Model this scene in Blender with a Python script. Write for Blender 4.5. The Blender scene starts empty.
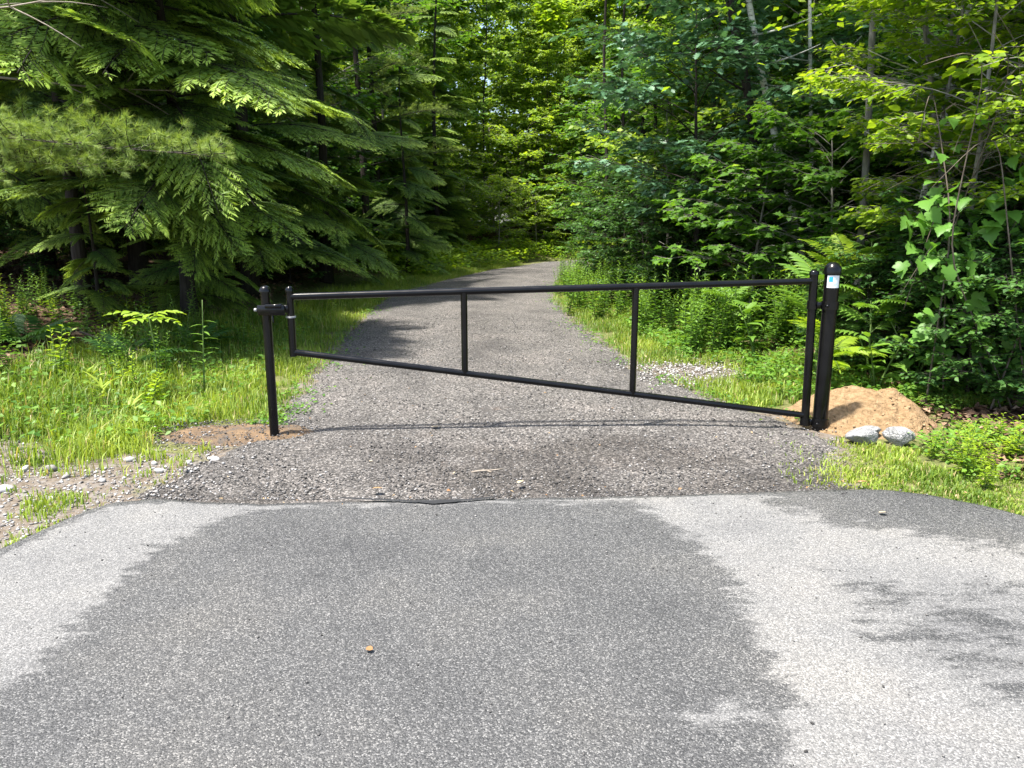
import bpy, math, random
import numpy as np
from mathutils import Vector, Matrix

sc = bpy.context.scene
COL = sc.collection
PI = math.pi
rad = math.radians

# ------------------------------------------------------------------ camera
cam_d = bpy.data.cameras.new('camera')
cam_d.sensor_fit = 'HORIZONTAL'
cam_d.sensor_width = 36.0
cam_d.lens = 36.0 * 760.0 / 1024.0
cam_d.clip_start = 0.05
cam_d.clip_end = 2000.0
cam = bpy.data.objects.new('camera', cam_d)
COL.objects.link(cam)
cam.location = (0.0, 0.0, 1.6)
cam.rotation_euler = (rad(90 - 11.9), 0, 0)
sc.camera = cam

# ------------------------------------------------------------------ sky, sun, exposure
SUN_EL = rad(70)
SUN_H = Vector((-0.87, -0.49)).normalized()          # where the sun stands, seen from above
world = bpy.data.worlds.new('World')
sc.world = world
world.use_nodes = True
wn = world.node_tree.nodes
wl = world.node_tree.links
bg = wn['Background']
sky = wn.new('ShaderNodeTexSky')
sky.sky_type = 'NISHITA'
sky.sun_disc = False
sky.sun_elevation = SUN_EL
sky.sun_rotation = math.atan2(SUN_H.x, SUN_H.y)
sky.air_density = 1.0
sky.dust_density = 2.5
sky.ozone_density = 1.0
wl.new(sky.outputs[0], bg.inputs[0])
bg.inputs[1].default_value = 0.12

sun_d = bpy.data.lights.new('sun', 'SUN')
sun_d.energy = 4.0
sun_d.angle = rad(3.0)
sun_d.color = (1.0, 0.95, 0.86)
sun = bpy.data.objects.new('sun', sun_d)
COL.objects.link(sun)
to_sun = Vector((SUN_H.x * math.cos(SUN_EL), SUN_H.y * math.cos(SUN_EL), math.sin(SUN_EL)))
sun.rotation_euler = to_sun.to_track_quat('Z', 'Y').to_euler()
sun.location = (0, 0, 40)

vs = sc.view_settings
sc.display_settings.display_device = 'sRGB'
vs.view_transform = 'Standard'
vs.look = 'None'
vs.gamma = 1.0
vs.exposure = 1.66
vs.use_curve_mapping = False

cy = sc.cycles
cy.max_bounces = 6
cy.diffuse_bounces = 4
cy.glossy_bounces = 2
cy.transmission_bounces = 4
cy.transparent_max_bounces = 4
cy.caustics_reflective = False
cy.caustics_refractive = False
cy.use_denoising = True
try:
    cy.denoiser = 'OPENIMAGEDENOISE'
    cy.denoising_input_passes = 'RGB_ALBEDO_NORMAL'
except Exception:
    pass

# ------------------------------------------------------------------ helpers: objects
def new_obj(name, me, parent=None, loc=None, rot=None, scale=None):
    o = bpy.data.objects.new(name, me)
    COL.objects.link(o)
    if parent is not None:
        o.parent = parent
    if loc is not None:
        o.location = loc
    if rot is not None:
        o.rotation_euler = rot
    if scale is not None:
        o.scale = (scale, scale, scale) if isinstance(scale, (int, float)) else scale
    return o

def tag(o, label=None, cat=None, group=None, kind=None):
    if label: o['label'] = label
    if cat: o['category'] = cat
    if group: o['group'] = group
    if kind: o['kind'] = kind
    return o

def thing(name, label, cat, loc=(0, 0, 0), rz=0.0, group=None, scale=None):
    o = new_obj(name, None, None, loc, (0, 0, rz), scale)
    return tag(o, label, cat, group)

# ------------------------------------------------------------------ helpers: meshes
class Geo:
    """collects vertices, faces, a tint per vertex and a material index per face"""
    def __init__(self):
        self.v, self.f, self.t, self.m, self.n = [], [], [], [], 0
    def add(self, V, F, tint=0.5, mi=0):
        V = np.asarray(V, dtype=np.float64).reshape(-1, 3)
        if len(V) == 0:
            return
        t = np.asarray(tint, dtype=np.float64)
        t = np.full(len(V), float(t)) if t.ndim == 0 else t
        self.v.append(V); self.t.append(t)
        for A in (F if isinstance(F, list) else [F]):
            A = np.asarray(A, dtype=np.int64)
            if A.size:
                self.f.append(A + self.n); self.m.append(np.full(len(A), mi))
        self.n += len(V)
    def mesh(self, name, mats, smooth=False):
        me = bpy.data.meshes.new(name)
        V = np.concatenate(self.v); T = np.concatenate(self.t)
        loops = np.concatenate([a.ravel() for a in self.f])
        tot = np.concatenate([np.full(len(a), a.shape[1]) for a in self.f])
        start = np.concatenate([[0], np.cumsum(tot)[:-1]])
        me.vertices.add(len(V)); me.vertices.foreach_set('co', V.ravel().astype(np.float32))
        me.loops.add(len(loops)); me.loops.foreach_set('vertex_index', loops.astype(np.int32))
        me.polygons.add(len(tot))
        me.polygons.foreach_set('loop_start', start.astype(np.int32))
        me.polygons.foreach_set('loop_total', tot.astype(np.int32))
        me.polygons.foreach_set('material_index', np.concatenate(self.m).astype(np.int32))
        if smooth:
            me.polygons.foreach_set('use_smooth', np.ones(len(tot), dtype=bool))
        for m in (mats if isinstance(mats, (list, tuple)) else [mats]):
            me.materials.append(m)
        me.update(calc_edges=True)
        a = me.attributes.new('tint', 'FLOAT', 'POINT')
        a.data.foreach_set('value', T.astype(np.float32))
        return me

def norm(a):
    return a / np.maximum(np.linalg.norm(a, axis=-1, keepdims=True), 1e-9)

def tube(pts, radii, sides=7, cap=True):
    pts = np.asarray(pts, float); n = len(pts)
    radii = np.full(n, radii) if np.ndim(radii) == 0 else np.asarray(radii, float)
    tan = norm(np.gradient(pts, axis=0))
    ref = np.array([0, 0, 1.0]) if abs(tan[:, 2]).mean() < 0.8 else np.array([1.0, 0, 0])
    a = norm(np.cross(tan, ref)); b = np.cross(tan, a)
    th = np.linspace(0, 2 * PI, sides, endpoint=False)
    V = pts[:, None] + radii[:, None, None] * (np.cos(th)[None, :, None] * a[:, None] + np.sin(th)[None, :, None] * b[:, None])
    V = V.reshape(-1, 3)
    i = np.arange(n - 1)[:, None] * sides; j = np.arange(sides)[None]
    k = (j + 1) % sides
    F = np.stack([i + j, i + k, i + sides + k, i + sides + j], -1).reshape(-1, 4)
    if not cap:
        return V, F
    V = np.concatenate([V, pts[:1], pts[-1:]])
    c0, c1 = n * sides, n * sides + 1
    jj = np.arange(sides); kk = (jj + 1) % sides
    T0 = np.stack([np.full(sides, c0), kk, jj], -1)
    T1 = np.stack([np.full(sides, c1), (n - 1) * sides + jj, (n - 1) * sides + kk], -1)
    return V, [F, np.concatenate([T0, T1])]

def curve(pts, n):
    """smooth resample through a few points"""
    P = np.asarray(pts, float)
    d = np.concatenate([[0], np.cumsum(np.linalg.norm(np.diff(P, axis=0), axis=1))])
    t = np.linspace(0, d[-1], n)
    Q = np.stack([np.interp(t, d, P[:, k]) for k in range(P.shape[1])], -1)
    for _ in range(3):
        Q[1:-1] = 0.25 * Q[:-2] + 0.5 * Q[1:-1] + 0.25 * Q[2:]
    return Q

def lathe(profile, sides=20):
    pr = np.asarray(profile, float); n = len(pr)
    th = np.linspace(0, 2 * PI, sides, endpoint=False)
    V = np.stack([pr[:, None, 0] * np.cos(th), pr[:, None, 0] * np.sin(th), np.repeat(pr[:, None, 1], sides, 1)], -1).reshape(-1, 3)
    i = np.arange(n - 1)[:, None] * sides; j = np.arange(sides)[None]; k = (j + 1) % sides
    return V, np.stack([i + j, i + k, i + sides + k, i + sides + j], -1).reshape(-1, 4)

def box(cx, cy_, cz, sx, sy, sz, bev=0.004):
    """a bevelled box as three stacked octagon-ish rings"""
    def ring(z, d):
        x, y = sx / 2 - d, sy / 2 - d; b = bev
        return [(x, -y + b, z), (x, y - b, z), (x - b, y, z), (-x + b, y, z), (-x, y - b, z), (-x, -y + b, z), (-x + b, -y, z), (x - b, -y, z)]
    V = np.array(ring(-sz / 2, bev) + ring(-sz / 2 + bev, 0) + ring(sz / 2 - bev, 0) + ring(sz / 2, bev), float)
    V += np.array([cx, cy_, cz])
    Q = []
    for r in range(3):
        for j in range(8):
            k = (j + 1) % 8
            Q.append((r * 8 + j, r * 8 + k, r * 8 + 8 + k, r * 8 + 8 + j))
    O = [tuple(range(7, -1, -1)), tuple(range(24, 32))]
    return V, [np.array(Q), np.array(O)]

# leaf templates: X along the leaf, Z its upper face, length 1
def T_kite(w=0.32):
    V = np.array([(0, 0, 0), (0.42, w, 0.07), (1, 0, -0.06), (0.42, -w, 0.07)])
    return V, np.array([(0, 2, 1), (0, 3, 2)])
def T_ovate(w=0.27, droop=0.1):
    V = np.array([(0, 0, 0), (.22, w * .8, .05), (.22, 0, 0), (.22, -w * .8, .05), (.58, w, .03), (.58, 0, -.03), (.58, -w, .03), (.84, w * .45, -.03), (.84, 0, -.07), (.84, -w * .45, -.03), (1, 0, -droop - .03)])
    F = np.array([(0, 2, 1), (0, 3, 2), (1, 2, 5), (1, 5, 4), (2, 3, 6), (2, 6, 5), (4, 5, 8), (4, 8, 7), (5, 6, 9), (5, 9, 8), (7, 8, 10), (8, 9, 10)])
    return V, F
def T_outline(half, droop=0.06, fold=0.05):
    """half: outline points (x, y>0) from base to tip; a fan on each side of the midrib"""
    h = np.array(half, float)
    up = np.stack([h[:, 0], h[:, 1], fold * h[:, 1] * 4 - droop * h[:, 0] ** 2], -1)
    lo = up * np.array([1, -1, 1])
    xs = np.linspace(h[0, 0], h[-1, 0], 4)
    n = len(h); V = [(0, 0, 0)]; F = []
    mid = np.array([(x, 0, -droop * x * x) for x in h[:, 0].clip(0, 1)])
    V = np.concatenate([up, lo, mid])
    for i in range(n - 1):
        F += [(2 * n + i, 2 * n + i + 1, i + 1), (2 * n + i, i + 1, i), (n + i, n + i + 1, 2 * n + i + 1), (n + i, 2 * n + i + 1, 2 * n + i)]
    return V, np.array(F)
T_oak = T_outline([(0, .01), (.12, .05), (.25, .22), (.33, .1), (.48, .32), (.58, .13), (.72, .3), (.8, .12), (.92, .14), (1, .0)])
T_maple = T_outline([(0, .01), (.02, .28), (.2, .22), (.33, .55), (.5, .26), (.68, .3), (.74, .12), (1, 0)], .12)
T_grape = T_outline([(0.0, .02), (-.12, .14), (-.11, .31), (.02, .44), (.13, .39), (.2, .51), (.36, .60), (.41, .47), (.45, .35), (.57, .40), (.64, .29), (.73, .27), (.8, .14), (.9, .10), (1, 0)], .3, .07)
T_heart = T_outline([(0.0, .02), (-.08, .18), (.05, .36), (.25, .42), (.5, .35), (.75, .17), (.9, .06), (1, 0)], .2, .05)
T_lance = T_outline([(0, .01), (.15, .06), (.4, .1), (.7, .065), (1, 0)], .3, .06)
T_twig = (np.array([(0, .02, 0), (0, -.02, 0), (.35, .13, -.01), (.35, 0, .015), (.35, -.13, -.01), (.75, .1, -.04), (.75, -.1, -.04), (1, 0, -.09)]),
          np.array([(1, 4, 3), (1, 3, 0), (0, 3, 2), (2, 3, 5), (3, 4, 6), (3, 6, 5), (5, 6, 7)]))
T_strip = (np.array([(0, .035, 0), (0, -.035, 0), (.5, .12, -.02), (.5, -.12, -.02), (1, 0, -.09)]), np.array([(0, 1, 3), (0, 3, 2), (2, 3, 4)]))

class Leaves:
    def __init__(self):
        self.p, self.d, self.n, self.s, self.t = [], [], [], [], []
    def add(self, p, d, n, s, t):
        p = np.atleast_2d(np.asarray(p, float)); k = len(p)
        self.p.append(p)
        self.d.append(np.broadcast_to(np.asarray(d, float), (k, 3)))
        self.n.append(np.broadcast_to(np.asarray(n, float), (k, 3)))
        self.s.append(np.broadcast_to(np.asarray(s, float), (k,)))
        self.t.append(np.broadcast_to(np.asarray(t, float), (k,)))
    def bake(self, geo, tmpl, mi=0):
        if not self.p: return
        p = np.concatenate(self.p); d = norm(np.concatenate(self.d)); n = np.concatenate(self.n)
        s = np.concatenate(self.s); t = np.concatenate(self.t)
        y = norm(np.cross(n, d)); z = np.cross(d, y)
        TV, TF = tmpl; k = len(TV)
        V = p[:, None] + s[:, None, None] * (TV[None, :, 0:1] * d[:, None] + TV[None, :, 1:2] * y[:, None] + TV[None, :, 2:3] * z[:, None])
        F = TF[None] + (np.arange(len(p)) * k)[:, None, None]
        geo.add(V.reshape(-1, 3), F.reshape(-1, TF.shape[1]), np.repeat(t, k), mi)

# ------------------------------------------------------------------ materials
def nodes(name):
    m = bpy.data.materials.new(name); m.use_nodes = True
    nt = m.node_tree
    return m, nt, nt.nodes, nt.links, nt.nodes['Principled BSDF']

def ramp(N, stops):
    r = N.new('ShaderNodeValToRGB'); e = r.color_ramp.elements
    while len(e) < len(stops): e.new(0.5)
    for i, (p, c) in enumerate(stops):
        e[i].position = p
        e[i].color = (c, c, c, 1) if isinstance(c, (int, float)) else (*c, 1)
    return r

def leaf_mat(name, dark, light, transl=0.35, rough=0.5, spec=0.35, tcol=None, straw=None):
    m, nt, N, L, b = nodes(name)
    at = N.new('ShaderNodeAttribute'); at.attribute_name = 'tint'
    oi = N.new('ShaderNodeObjectInfo')
    ad = N.new('ShaderNodeMath'); ad.operation = 'MULTIPLY_ADD'
    L.new(oi.outputs['Random'], ad.inputs[0]); ad.inputs[1].default_value = 0.3; L.new(at.outputs['Fac'], ad.inputs[2])
    sb = N.new('ShaderNodeMath'); sb.operation = 'SUBTRACT'; sb.inputs[1].default_value = 0.15; sb.use_clamp = True
    L.new(ad.outputs[0], sb.inputs[0])
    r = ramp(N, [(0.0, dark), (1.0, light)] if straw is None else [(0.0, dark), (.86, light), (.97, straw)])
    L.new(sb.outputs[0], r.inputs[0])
    L.new(r.outputs[0], b.inputs['Base Color'])
    b.inputs['Roughness'].default_value = rough
    b.inputs['Specular IOR Level'].default_value = spec
    tr = N.new('ShaderNodeBsdfTranslucent')
    hs = N.new('ShaderNodeMix'); hs.data_type = 'RGBA'; hs.blend_type = 'MULTIPLY'; hs.inputs[0].default_value = 1.0
    L.new(r.outputs[0], hs.inputs[6]); hs.inputs[7].default_value = (*(tcol or (1.5, 1.45, 0.6)), 1)
    L.new(hs.outputs[2], tr.inputs[0])
    mx = N.new('ShaderNodeMixShader'); mx.inputs[0].default_value = transl
    L.new(b.outputs[0], mx.inputs[1]); L.new(tr.outputs[0], mx.inputs[2])
    L.new(mx.outputs[0], N['Material Output'].inputs[0])
    return m

def noisy_mat(name, stops, scale, rough=0.9, bump=0.0, bscale=None, detail=6.0, stretch=None, spec=0.3):
    m, nt, N, L, b = nodes(name)
    tc = N.new('ShaderNodeTexCoord'); mp = N.new('ShaderNodeMapping')
    if stretch: mp.inputs['Scale'].default_value = stretch
    L.new(tc.outputs['Object'], mp.inputs[0])
    n = N.new('ShaderNodeTexNoise'); n.inputs['Scale'].default_value = scale; n.inputs['Detail'].default_value = detail
    n.inputs['Roughness'].default_value = 0.65
    L.new(mp.outputs[0], n.inputs['Vector'])
    r = ramp(N, stops); L.new(n.outputs[0], r.inputs[0]); L.new(r.outputs[0], b.inputs['Base Color'])
    b.inputs['Roughness'].default_value = rough; b.inputs['Specular IOR Level'].default_value = spec
    if bump:
        n2 = N.new('ShaderNodeTexNoise'); n2.inputs['Scale'].default_value = bscale or scale; n2.inputs['Detail'].default_value = 5
        L.new(mp.outputs[0], n2.inputs['Vector'])
        bp = N.new('ShaderNodeBump'); bp.inputs['Strength'].default_value = 0.8; bp.inputs['Distance'].default_value = bump
        L.new(n2.outputs[0], bp.inputs['Height']); L.new(bp.outputs[0], b.inputs['Normal'])
    return m

def tint_mat(name, stops, rough=0.8, spec=0.3, noise=0.0, nscale=20):
    """colour from the per-vertex tint (stone by stone, leaf by leaf)"""
    m, nt, N, L, b = nodes(name)
    at = N.new('ShaderNodeAttribute'); at.attribute_name = 'tint'
    r = ramp(N, stops); src = at.outputs['Fac']
    if noise:
        tc = N.new('ShaderNodeTexCoord')
        n = N.new('ShaderNodeTexNoise'); n.inputs['Scale'].default_value = nscale; n.inputs['Detail'].default_value = 6
        L.new(tc.outputs['Object'], n.inputs['Vector'])
        ma = N.new('ShaderNodeMath'); ma.operation = 'MULTIPLY_ADD'
        L.new(n.outputs[0], ma.inputs[0]); ma.inputs[1].default_value = noise
        s = N.new('ShaderNodeMath'); s.operation = 'SUBTRACT'; L.new(at.outputs['Fac'], s.inputs[0]); s.inputs[1].default_value = noise / 2
        L.new(s.outputs[0], ma.inputs[2]); src = ma.outputs[0]
    L.new(src, r.inputs[0]); L.new(r.outputs[0], b.inputs['Base Color'])
    b.inputs['Roughness'].default_value = rough; b.inputs['Specular IOR Level'].default_value = spec
    return m

M = {}
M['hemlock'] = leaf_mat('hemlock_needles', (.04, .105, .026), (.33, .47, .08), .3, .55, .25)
M['pine'] = leaf_mat('pine_needles', (.10, .18, .04), (.38, .48, .11), .24, .5, .3)
M['maple'] = leaf_mat('maple_leaf', (.045, .12, .018), (.15, .30, .035), .42)
M['bright'] = leaf_mat('bright_leaf', (.10, .20, .016), (.34, .46, .035), .5)
M['oak'] = leaf_mat('oak_leaf', (.05, .125, .065), (.125, .25, .13), .18, .36, .6, (1.2, 1.3, .6))
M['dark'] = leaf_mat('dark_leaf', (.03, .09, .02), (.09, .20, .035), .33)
M['weed'] = leaf_mat('weed_leaf', (.06, .15, .022), (.20, .35, .045), .35)
M['grass'] = leaf_mat('grass_blade', (.08, .16, .02), (.34, .43, .06), .35, .5, straw=(.42, .34, .16))
M['vine'] = leaf_mat('vine_leaf', (.07, .18, .03), (.17, .35, .055), .4, .45)
M['lime'] = leaf_mat('lime_leaf', (.2, .34, .03), (.3, .42, .04), .4)
M['far'] = leaf_mat('far_leaf', (.10, .20, .02), (.33, .45, .04), .5)
M['bark'] = noisy_mat('bark', [(.3, (.016, .013, .011)), (.7, (.06, .051, .043))], 9, .95, .02, 14, stretch=(2.2, 2.2, .35))
M['greybark'] = noisy_mat('grey_bark', [(.3, (.12, .11, .10)), (.7, (.30, .28, .25))], 8, .9, .01, 16, stretch=(1, 1, .5))
M['birchbark'] = noisy_mat('birch_bark', [(.36, (.06, .05, .045)), (.44, (.55, .53, .48)), (.7, (.72, .70, .65))], 6, .8, .004, 30, stretch=(1, 1, 3.5))
M['stem'] = noisy_mat('green_stem', [(.3, (.07, .12, .03)), (.7, (.13, .2, .05))], 30, .7)
M['deadwood'] = noisy_mat('dead_wood', [(.3, (.16, .13, .10)), (.7, (.34, .30, .25))], 20, .9)
M['canes'] = noisy_mat('dry_canes', [(.3, (.07, .055, .04)), (.7, (.17, .14, .11))], 20, .9)
M['litter'] = tint_mat('leaf_litter', [(0, (.045, .025, .015)), (.5, (.13, .075, .045)), (1, (.30, .2, .13))], .8)
M['chips'] = tint_mat('gravel_chips', [(0, (.034, .033, .032)), (.5, (.094, .090, .087)), (.85, (.18, .173, .167)), (1, (.36, .35, .34))], .85)
M['palestone'] = tint_mat('pale_stone', [(0, (.10, .085, .075)), (.5, (.27, .26, .25)), (1, (.48, .47, .46))], .85, .3, .3, 25)
M['greystone'] = noisy_mat('grey_stone', [(.3, (.15, .15, .155)), (.5, (.28, .28, .28)), (.72, (.44, .435, .42))], 3.5, .85, .04, 9)
M['sand'] = noisy_mat('sand', [(.3, (.14, .088, .042)), (.5, (.23, .152, .08)), (.72, (.32, .22, .125))], 22, .95, .03, 48)
M['dirtysand'] = noisy_mat('dirty_sand', [(.35, (.075, .066, .058)), (.5, (.125, .085, .052)), (.7, (.19, .125, .07))], 6, .95, .012, 60, 10)
M['fallen'] = tint_mat('fallen_leaf', [(0, (.20, .10, .04)), (.5, (.30, .20, .10)), (1, (.50, .42, .28))], .7)

def paint_black():
    m, nt, N, L, b = nodes('black_powder_coat')
    tc = N.new('ShaderNodeTexCoord')
    n = N.new('ShaderNodeTexNoise'); n.inputs['Scale'].default_value = 7; n.inputs['Detail'].default_value = 8
    L.new(tc.outputs['Object'], n.inputs['Vector'])
    r = ramp(N, [(.35, (.003, .003, .0035)), (.7, (.006, .006, .0065)), (.85, (.012, .011, .010))])
    L.new(n.outputs[0], r.inputs[0]); L.new(r.outputs[0], b.inputs['Base Color'])
    rr = ramp(N, [(.3, .14), (.7, .27)]); L.new(n.outputs[0], rr.inputs[0]); L.new(rr.outputs[0], b.inputs['Roughness'])
    b.inputs['Specular IOR Level'].default_value = .3
    n2 = N.new('ShaderNodeTexNoise'); n2.inputs['Scale'].default_value = 160; L.new(tc.outputs['Object'], n2.inputs['Vector'])
    bp = N.new('ShaderNodeBump'); bp.inputs['Strength'].default_value = .08; bp.inputs['Distance'].default_value = .001
    L.new(n2.outputs[0], bp.inputs['Height']); L.new(bp.outputs[0], b.inputs['Normal'])
    return m
M['black'] = paint_black()
def flat(name, c, rough=.5):
    m, nt, N, L, b = nodes(name)
    tc = N.new('ShaderNodeTexCoord'); n = N.new('ShaderNodeTexNoise'); n.inputs['Scale'].default_value = 40
    L.new(tc.outputs['Object'], n.inputs['Vector'])
    r = ramp(N, [(.3, tuple(x * .92 for x in c)), (.7, c)]); L.new(n.outputs[0], r.inputs[0]); L.new(r.outputs[0], b.inputs['Base Color'])
    b.inputs['Roughness'].default_value = rough
    return m
M['steel'] = noisy_mat('worn_steel', [(.3, (.25, .25, .25)), (.7, (.5, .5, .5))], 60, .4)
M['white_sticker'] = flat('white_sticker', (.8, .82, .84), .4)
M['blue_sticker'] = flat('blue_sticker', (.03, .36, .72), .4)
M['pale_print'] = flat('pale_print', (.55, .74, .78), .4)

def asphalt_mat():
    m, nt, N, L, b = nodes('asphalt')
    geo = N.new('ShaderNodeNewGeometry')
    at = N.new('ShaderNodeAttribute'); at.attribute_name = 'tint'      # how damp the asphalt is, 0 dry to 1 soaked
    # ragged edge of the damp stain
    mp = N.new('ShaderNodeMapping'); mp.inputs['Scale'].default_value = (1, 2.6, 1); L.new(geo.outputs['Position'], mp.inputs[0])
    n = N.new('ShaderNodeTexNoise'); n.inputs['Scale'].default_value = 4.5; n.inputs['Detail'].default_value = 9; n.inputs['Roughness'].default_value = .72
    L.new(mp.outputs[0], n.inputs['Vector'])
    ma = N.new('ShaderNodeMath'); ma.operation = 'MULTIPLY_ADD'; ma.inputs[1].default_value = 1.55
    L.new(n.outputs[0], ma.inputs[0]); L.new(at.outputs['Fac'], ma.inputs[2])
    wet = ramp(N, [(.0, 0.0), (.80, 0.0), (.97, 1.0)])
    sb = N.new('ShaderNodeMath'); sb.operation = 'MULTIPLY_ADD'; sb.inputs[1].default_value = .95; sb.inputs[2].default_value = -.30
    L.new(ma.outputs[0], sb.inputs[0]); L.new(sb.outputs[0], wet.inputs[0])
    # aggregate
    vo = N.new('ShaderNodeTexVoronoi'); vo.inputs['Scale'].default_value = 200; L.new(geo.outputs['Position'], vo.inputs['Vector'])
    sp = N.new('ShaderNodeSeparateColor'); L.new(vo.outputs['Color'], sp.inputs[0])
    dry = ramp(N, [(0, (.084, .085, .086)), (.45, (.138, .139, .139)), (.8, (.182, .182, .181)), (1, (.27, .27, .266))]); L.new(sp.outputs[0], dry.inputs[0])
    dmp = ramp(N, [(0, (.030, .031, .033)), (.5, (.062, .063, .065)), (.8, (.092, .093, .094)), (1, (.20, .20, .198))]); L.new(sp.outputs[0], dmp.inputs[0])
    mx = N.new('ShaderNodeMix'); mx.data_type = 'RGBA'; L.new(wet.outputs[0], mx.inputs[0]); L.new(dry.outputs[0], mx.inputs[6]); L.new(dmp.outputs[0], mx.inputs[7])
    # broad mottling: tyre film, dust
    n2 = N.new('ShaderNodeTexNoise'); n2.inputs['Scale'].default_value = 1.3; n2.inputs['Detail'].default_value = 6; L.new(geo.outputs['Position'], n2.inputs['Vector'])
    mo = ramp(N, [(.28, (.74, .74, .75)), (.5, (1, .99, .98)), (.72, (1.22, 1.18, 1.12))]); L.new(n2.outputs[0], mo.inputs[0])
    mu = N.new('ShaderNodeMix'); mu.data_type = 'RGBA'; mu.blend_type = 'MULTIPLY'; mu.inputs[0].default_value = 1
    L.new(mx.outputs[2], mu.inputs[6]); L.new(mo.outputs[0], mu.inputs[7])
    L.new(mu.outputs[2], b.inputs['Base Color'])
    rr = N.new('ShaderNodeMapRange'); L.new(wet.outputs[0], rr.inputs[0]); rr.inputs[3].default_value = .95; rr.inputs[4].default_value = .62
    L.new(rr.outputs[0], b.inputs['Roughness'])
    b.inputs['Specular IOR Level'].default_value = .35
    bp = N.new('ShaderNodeBump'); bp.inputs['Strength'].default_value = .7; bp.inputs['Distance'].default_value = .004; bp.invert = True
    L.new(vo.outputs['Distance'], bp.inputs['Height']); L.new(bp.outputs[0], b.inputs['Normal'])
    return m
M['asphalt'] = asphalt_mat()

def gravel_mat():
    m, nt, N, L, b = nodes('gravel')
    geo = N.new('ShaderNodeNewGeometry')
    vo = N.new('ShaderNodeTexVoronoi'); vo.inputs['Scale'].default_value = 85; L.new(geo.outputs['Position'], vo.inputs['Vector'])
    sp = N.new('ShaderNodeSeparateColor'); L.new(vo.outputs['Color'], sp.inputs[0])
    r = ramp(N, [(0, (.040, .039, .038)), (.5, (.088, .085, .082)), (.8, (.142, .137, .132)), (1, (.28, .272, .262))]); L.new(sp.outputs[0], r.inputs[0])
    n = N.new('ShaderNodeTexNoise'); n.inputs['Scale'].default_value = 1.1; n.inputs['Detail'].default_value = 8; n.inputs['Roughness'].default_value = .6
    mp = N.new('ShaderNodeMapping'); mp.inputs['Scale'].default_value = (1.2, .8, 1); L.new(geo.outputs['Position'], mp.inputs[0]); L.new(mp.outputs[0], n.inputs['Vector'])
    mo = ramp(N, [(.28, (.62, .60, .60)), (.5, (1, .97, .95)), (.75, (1.32, 1.24, 1.2))]); L.new(n.outputs[0], mo.inputs[0])
    mu = N.new('ShaderNodeMix'); mu.data_type = 'RGBA'; mu.blend_type = 'MULTIPLY'; mu.inputs[0].default_value = 1
    L.new(r.outputs[0], mu.inputs[6]); L.new(mo.outputs[0], mu.inputs[7])
    # rusty needle and leaf crumbs
    n3 = N.new('ShaderNodeTexNoise'); n3.inputs['Scale'].default_value = 5; n3.inputs['Detail'].default_value = 10; n3.inputs['Roughness'].default_value = .8; L.new(geo.outputs['Position'], n3.inputs['Vector'])
    ru = ramp(N, [(.60, 0.0), (.74, .45)]); L.new(n3.outputs[0], ru.inputs[0])
    mx = N.new('ShaderNodeMix'); mx.data_type = 'RGBA'; L.new(ru.outputs[0], mx.inputs[0]); L.new(mu.outputs[2], mx.inputs[6]); mx.inputs[7].default_value = (.15, .09, .055, 1)
    at = N.new('ShaderNodeAttribute'); at.attribute_name = 'tint'      # damp dirt near the pavement, worn centre line
    dm = ramp(N, [(0, (1, 1, 1)), (1, (.66, .645, .63))]); L.new(at.outputs['Fac'], dm.inputs[0])
    md = N.new('ShaderNodeMix'); md.data_type = 'RGBA'; md.blend_type = 'MULTIPLY'; md.inputs[0].default_value = 1
    L.new(mx.outputs[2], md.inputs[6]); L.new(dm.outputs[0], md.inputs[7])
    L.new(md.outputs[2], b.inputs['Base Color']); b.inputs['Roughness'].default_value = .92; b.inputs['Specular IOR Level'].default_value = .25
    bp = N.new('ShaderNodeBump'); bp.inputs['Strength'].default_value = .9; bp.inputs['Distance'].default_value = .01; bp.invert = True
    L.new(vo.outputs['Distance'], bp.inputs['Height']); L.new(bp.outputs[0], b.inputs['Normal'])
    return m
M['gravel'] = gravel_mat()

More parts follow.
